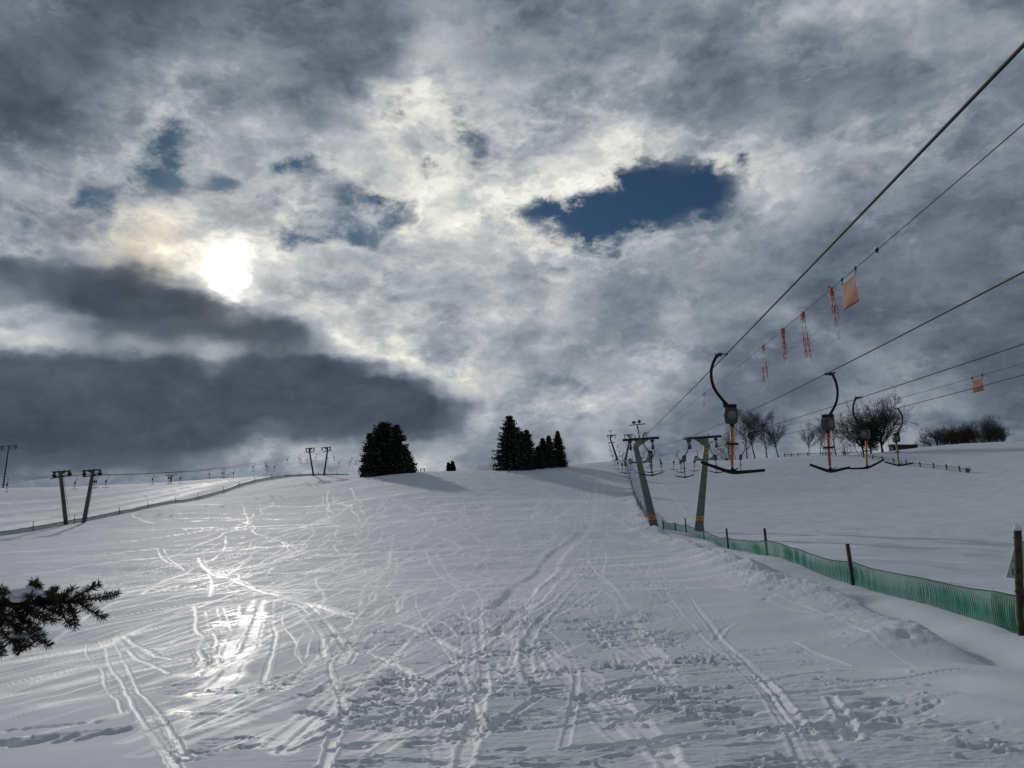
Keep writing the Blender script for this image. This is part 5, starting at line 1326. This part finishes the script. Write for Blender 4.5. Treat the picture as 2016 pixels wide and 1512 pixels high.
for e_ in els:
    cols = []
    for h in (0, 1):
        a = np.radians(np.linspace(-HALF, 0, 32)+h*HALF); er = math.radians(e_)
        x = np.sin(a)*math.cos(er); y = np.cos(a)*math.cos(er); z = np.full_like(x, math.sin(er))
        qx, qy, _ = proj(x, y, z)
        b1, g1, k1 = br_at(qx, qy), gap_at(qx, qy), bank_at(qx, qy)
        r = nd('ShaderNodeValToRGB'); cr = r.color_ramp; cr.interpolation = 'EASE'
        while len(cr.elements) < 32: cr.elements.new(.5)
        for i in range(32):
            cr.elements[i].position = i/31.
        for i in range(32):
            cr.elements[i].color = (float(b1[i]), float(g1[i]), float(k1[i]), 1)
        L.new(uL if h == 0 else uR, r.inputs[0]); cols.append(r.outputs[0])
    row = mixc(side, cols[0], cols[1])
    if cur is None: cur = row
    else: cur = mixc(mrange(el, float(prev), float(e_)), cur, row)
    prev = e_
fs = nd('ShaderNodeSeparateColor'); L.new(cur, fs.inputs[0])
bright, gap, bank = fs.outputs[0], fs.outputs[1], fs.outputs[2]
wdv = vm('ADD', dv, vm('ADD', o1.outputs[0], o2.outputs[0]).outputs[0]).outputs[0]
d1 = noise(dv, 7, 9, .62, .25).outputs['Fac']; d2 = noise(dv, 24, 9, .7, .25).outputs['Fac']; d3 = noise(dv, 3.2, 5, .5).outputs['Fac']
det = mth('ADD', mth('MULTIPLY', mth('SUBTRACT', d1, .5), 1.0), mth('MULTIPLY', mth('SUBTRACT', d2, .5), .6))
amp = mrange(bright, .38, .8, .22, .75, 'LINEAR')
lum = mth('ADD', mth('MULTIPLY_ADD', bright, 1.16, -.062), mth('MULTIPLY', det, mth('MULTIPLY', amp, .85)))
rg = nd('ShaderNodeTexNoise', noise_type='RIDGED_MULTIFRACTAL'); L.new(wdv, rg.inputs['Vector']); rg.inputs['Scale'].default_value = 5.5; rg.inputs['Detail'].default_value = 7; rg.inputs['Roughness'].default_value = .55
rid = mth('MINIMUM', mth('MULTIPLY', rg.outputs['Fac'], .5), 1.0)
dp = noise(wdv, 9.5, 7, .6).outputs['Fac']
dpatch = mrange(dp, .50, .60)
bl = mrange(noise(wdv, 5.2, 8, .6, .15).outputs['Fac'], .44, .60)
lum = mth('ADD', lum, mth('MULTIPLY', mth('SUBTRACT', bl, .48), mth('MULTIPLY', amp, .24)))
lum = mth('ADD', lum, mth('MULTIPLY', mth('SUBTRACT', rid, .42), mth('MULTIPLY', amp, .28)))
lum = mth('SUBTRACT', lum, mth('MULTIPLY', dpatch, mth('MULTIPLY', amp, .11)))
lum = mth('MULTIPLY', lum, mrange(el, 38., 60., 1., .74))
gd = mth('ADD', mth('SUBTRACT', d1, .5), mth('ADD', mth('MULTIPLY', mth('SUBTRACT', d2, .5), 1.1), mth('MULTIPLY', mth('SUBTRACT', dp, .5), .9)))
gx = mth('ADD', gap, mth('MULTIPLY', gd, mrange(gap, .2, 1., 1.35, 1.25)))
galpha = mrange(gx, .36, .84); 
rim = mth('MULTIPLY', mth('MULTIPLY', mrange(gx, .20, .42), mth('SUBTRACT', 1., galpha)), .05)
lum = mth('ADD', lum, rim)
galpha = mth('MULTIPLY', galpha, mrange(gap, .1, .75, .3, 1.))
bx = mth('ADD', bank, mth('MULTIPLY', det, .42))
balpha = mrange(bx, .25, .72, 0., .96)
lum_b = mth('ADD', .315, mth('ADD', mth('MULTIPLY', det, .19), mth('MULTIPLY', mth('SUBTRACT', d3, .5), .14)))
lum = mth('ADD', lum, mth('MULTIPLY', mth('MULTIPLY', mrange(bx, .05, .28), mrange(bank, .02, .2)), .07))
lumf = nd('ShaderNodeMix', data_type='FLOAT'); sock(lumf.inputs[0], balpha); sock(lumf.inputs[2], lum); sock(lumf.inputs[3], lum_b)
lum = lumf.outputs[0]
lin = mth('POWER', mth('MAXIMUM', lum, .02), 2.2)
# cloud tint: bluish when dark and low, neutral cream when bright
tint = nd('ShaderNodeValToRGB'); te = tint.color_ramp.elements; te[0].position = .25; te[0].color = (.72, .99, 1.38, 1)
te[1].position = .85; te[1].color = (1.02, 1.01, .95, 1)
t2 = tint.color_ramp.elements.new(.5); t2.color = (.85, 1.0, 1.2, 1); L.new(lum, tint.inputs[0])
tv = vm('SCALE', tint.outputs[0], (0,0,0)); L.new(lin, tv.inputs['Scale'])
# the sun behind the cloud
un = vm('NORMALIZE', vm('ADD', dirv, vm('SCALE', off2, (0,0,0)).outputs[0]).outputs[0], (0,0,0))
so2 = vm('SCALE', off2, (0,0,0)); so2.inputs['Scale'].default_value = .10
sdv = vm('NORMALIZE', vm('ADD', dirv, so2.outputs[0]).outputs[0], (0,0,0)).outputs[0]
ang = mth('MULTIPLY', mth('ARCCOSINE', mth('MINIMUM', vm('DOT_PRODUCT', sdv, tuple(float(q) for q in sd)).outputs['Value'], .999999)), 57.29578)
core = mth('MULTIPLY', mth('EXPONENT', mth('MULTIPLY', mth('POWER', mth('DIVIDE', ang, .80), 2.), -1.)), 6.)
core = mth('ADD', core, mth('MULTIPLY', mth('EXPONENT', mth('MULTIPLY', mth('POWER', mth('DIVIDE', ang, 2.5), 2.), -1.)), .26))
halo = mth('MULTIPLY', mth('EXPONENT', mth('MULTIPLY', mth('DIVIDE', ang, 4.0), -1.)), .24)
block = mth('SUBTRACT', 1.0, mth('MULTIPLY', balpha, .93))
core = mth('MULTIPLY', core, block); halo = mth('MULTIPLY', halo, mth('MULTIPLY', block, mth('ADD', .35, d1)))
cc = nd('ShaderNodeCombineXYZ'); 
sc1 = vm('SCALE', (1., .97, .9), (0,0,0)); L.new(core, sc1.inputs['Scale'])
sc2 = vm('SCALE', (1., .86, .62), (0,0,0)); L.new(halo, sc2.inputs['Scale'])
wd2 = ray(295, 492); wd2 = wd2/np.linalg.norm(wd2)
an2 = mth('MULTIPLY', mth('ARCCOSINE', mth('MINIMUM', vm('DOT_PRODUCT', sdv, tuple(float(q) for q in wd2)).outputs['Value'], .999999)), 57.29578)
iri = mth('MULTIPLY', mth('EXPONENT', mth('MULTIPLY', mth('POWER', mth('DIVIDE', an2, 2.4), 2.), -1.)), mth('MULTIPLY', block, .20))
sc3 = vm('SCALE', (1.25, .85, .28), (0,0,0)); L.new(iri, sc3.inputs['Scale'])
tv = vm('ADD', tv.outputs[0], sc3.outputs[0])
cloud = vm('ADD', tv.outputs[0], vm('ADD', sc1.outputs[0], sc2.outputs[0]).outputs[0]).outputs[0]
N.remove(cc)
sky = nd('ShaderNodeTexSky', sky_type='NISHITA', sun_disc=False, sun_elevation=sun_el, sun_rotation=sun_az, air_density=1.0, dust_density=.3, ozone_density=2.0)
skt = mixc(1.0, sky.outputs[0], (.11, .17, .225, 1), 'MULTIPLY')
bgs = nd('ShaderNodeBackground'); L.new(skt, bgs.inputs[0]); bgs.inputs[1].default_value = .1
bgc = nd('ShaderNodeBackground'); L.new(cloud, bgc.inputs[0]); bgc.inputs[1].default_value = 1.0
ms = nd('ShaderNodeMixShader'); L.new(galpha, ms.inputs[0]); L.new(bgc.outputs[0], ms.inputs[1]); L.new(bgs.outputs[0], ms.inputs[2])
wo = nd('ShaderNodeOutputWorld'); L.new(ms.outputs[0], wo.inputs[0])
w.cycles.sampling_method = 'MANUAL'; w.cycles.sample_map_resolution = 512
S.view_settings.view_transform = 'Standard'; S.view_settings.look = 'None'; S.view_settings.exposure = 0; S.view_settings.gamma = 1
S.cycles.max_bounces = 5; S.cycles.diffuse_bounces = 2; S.cycles.transparent_max_bounces = 16; S.cycles.sample_clamp_indirect = 4
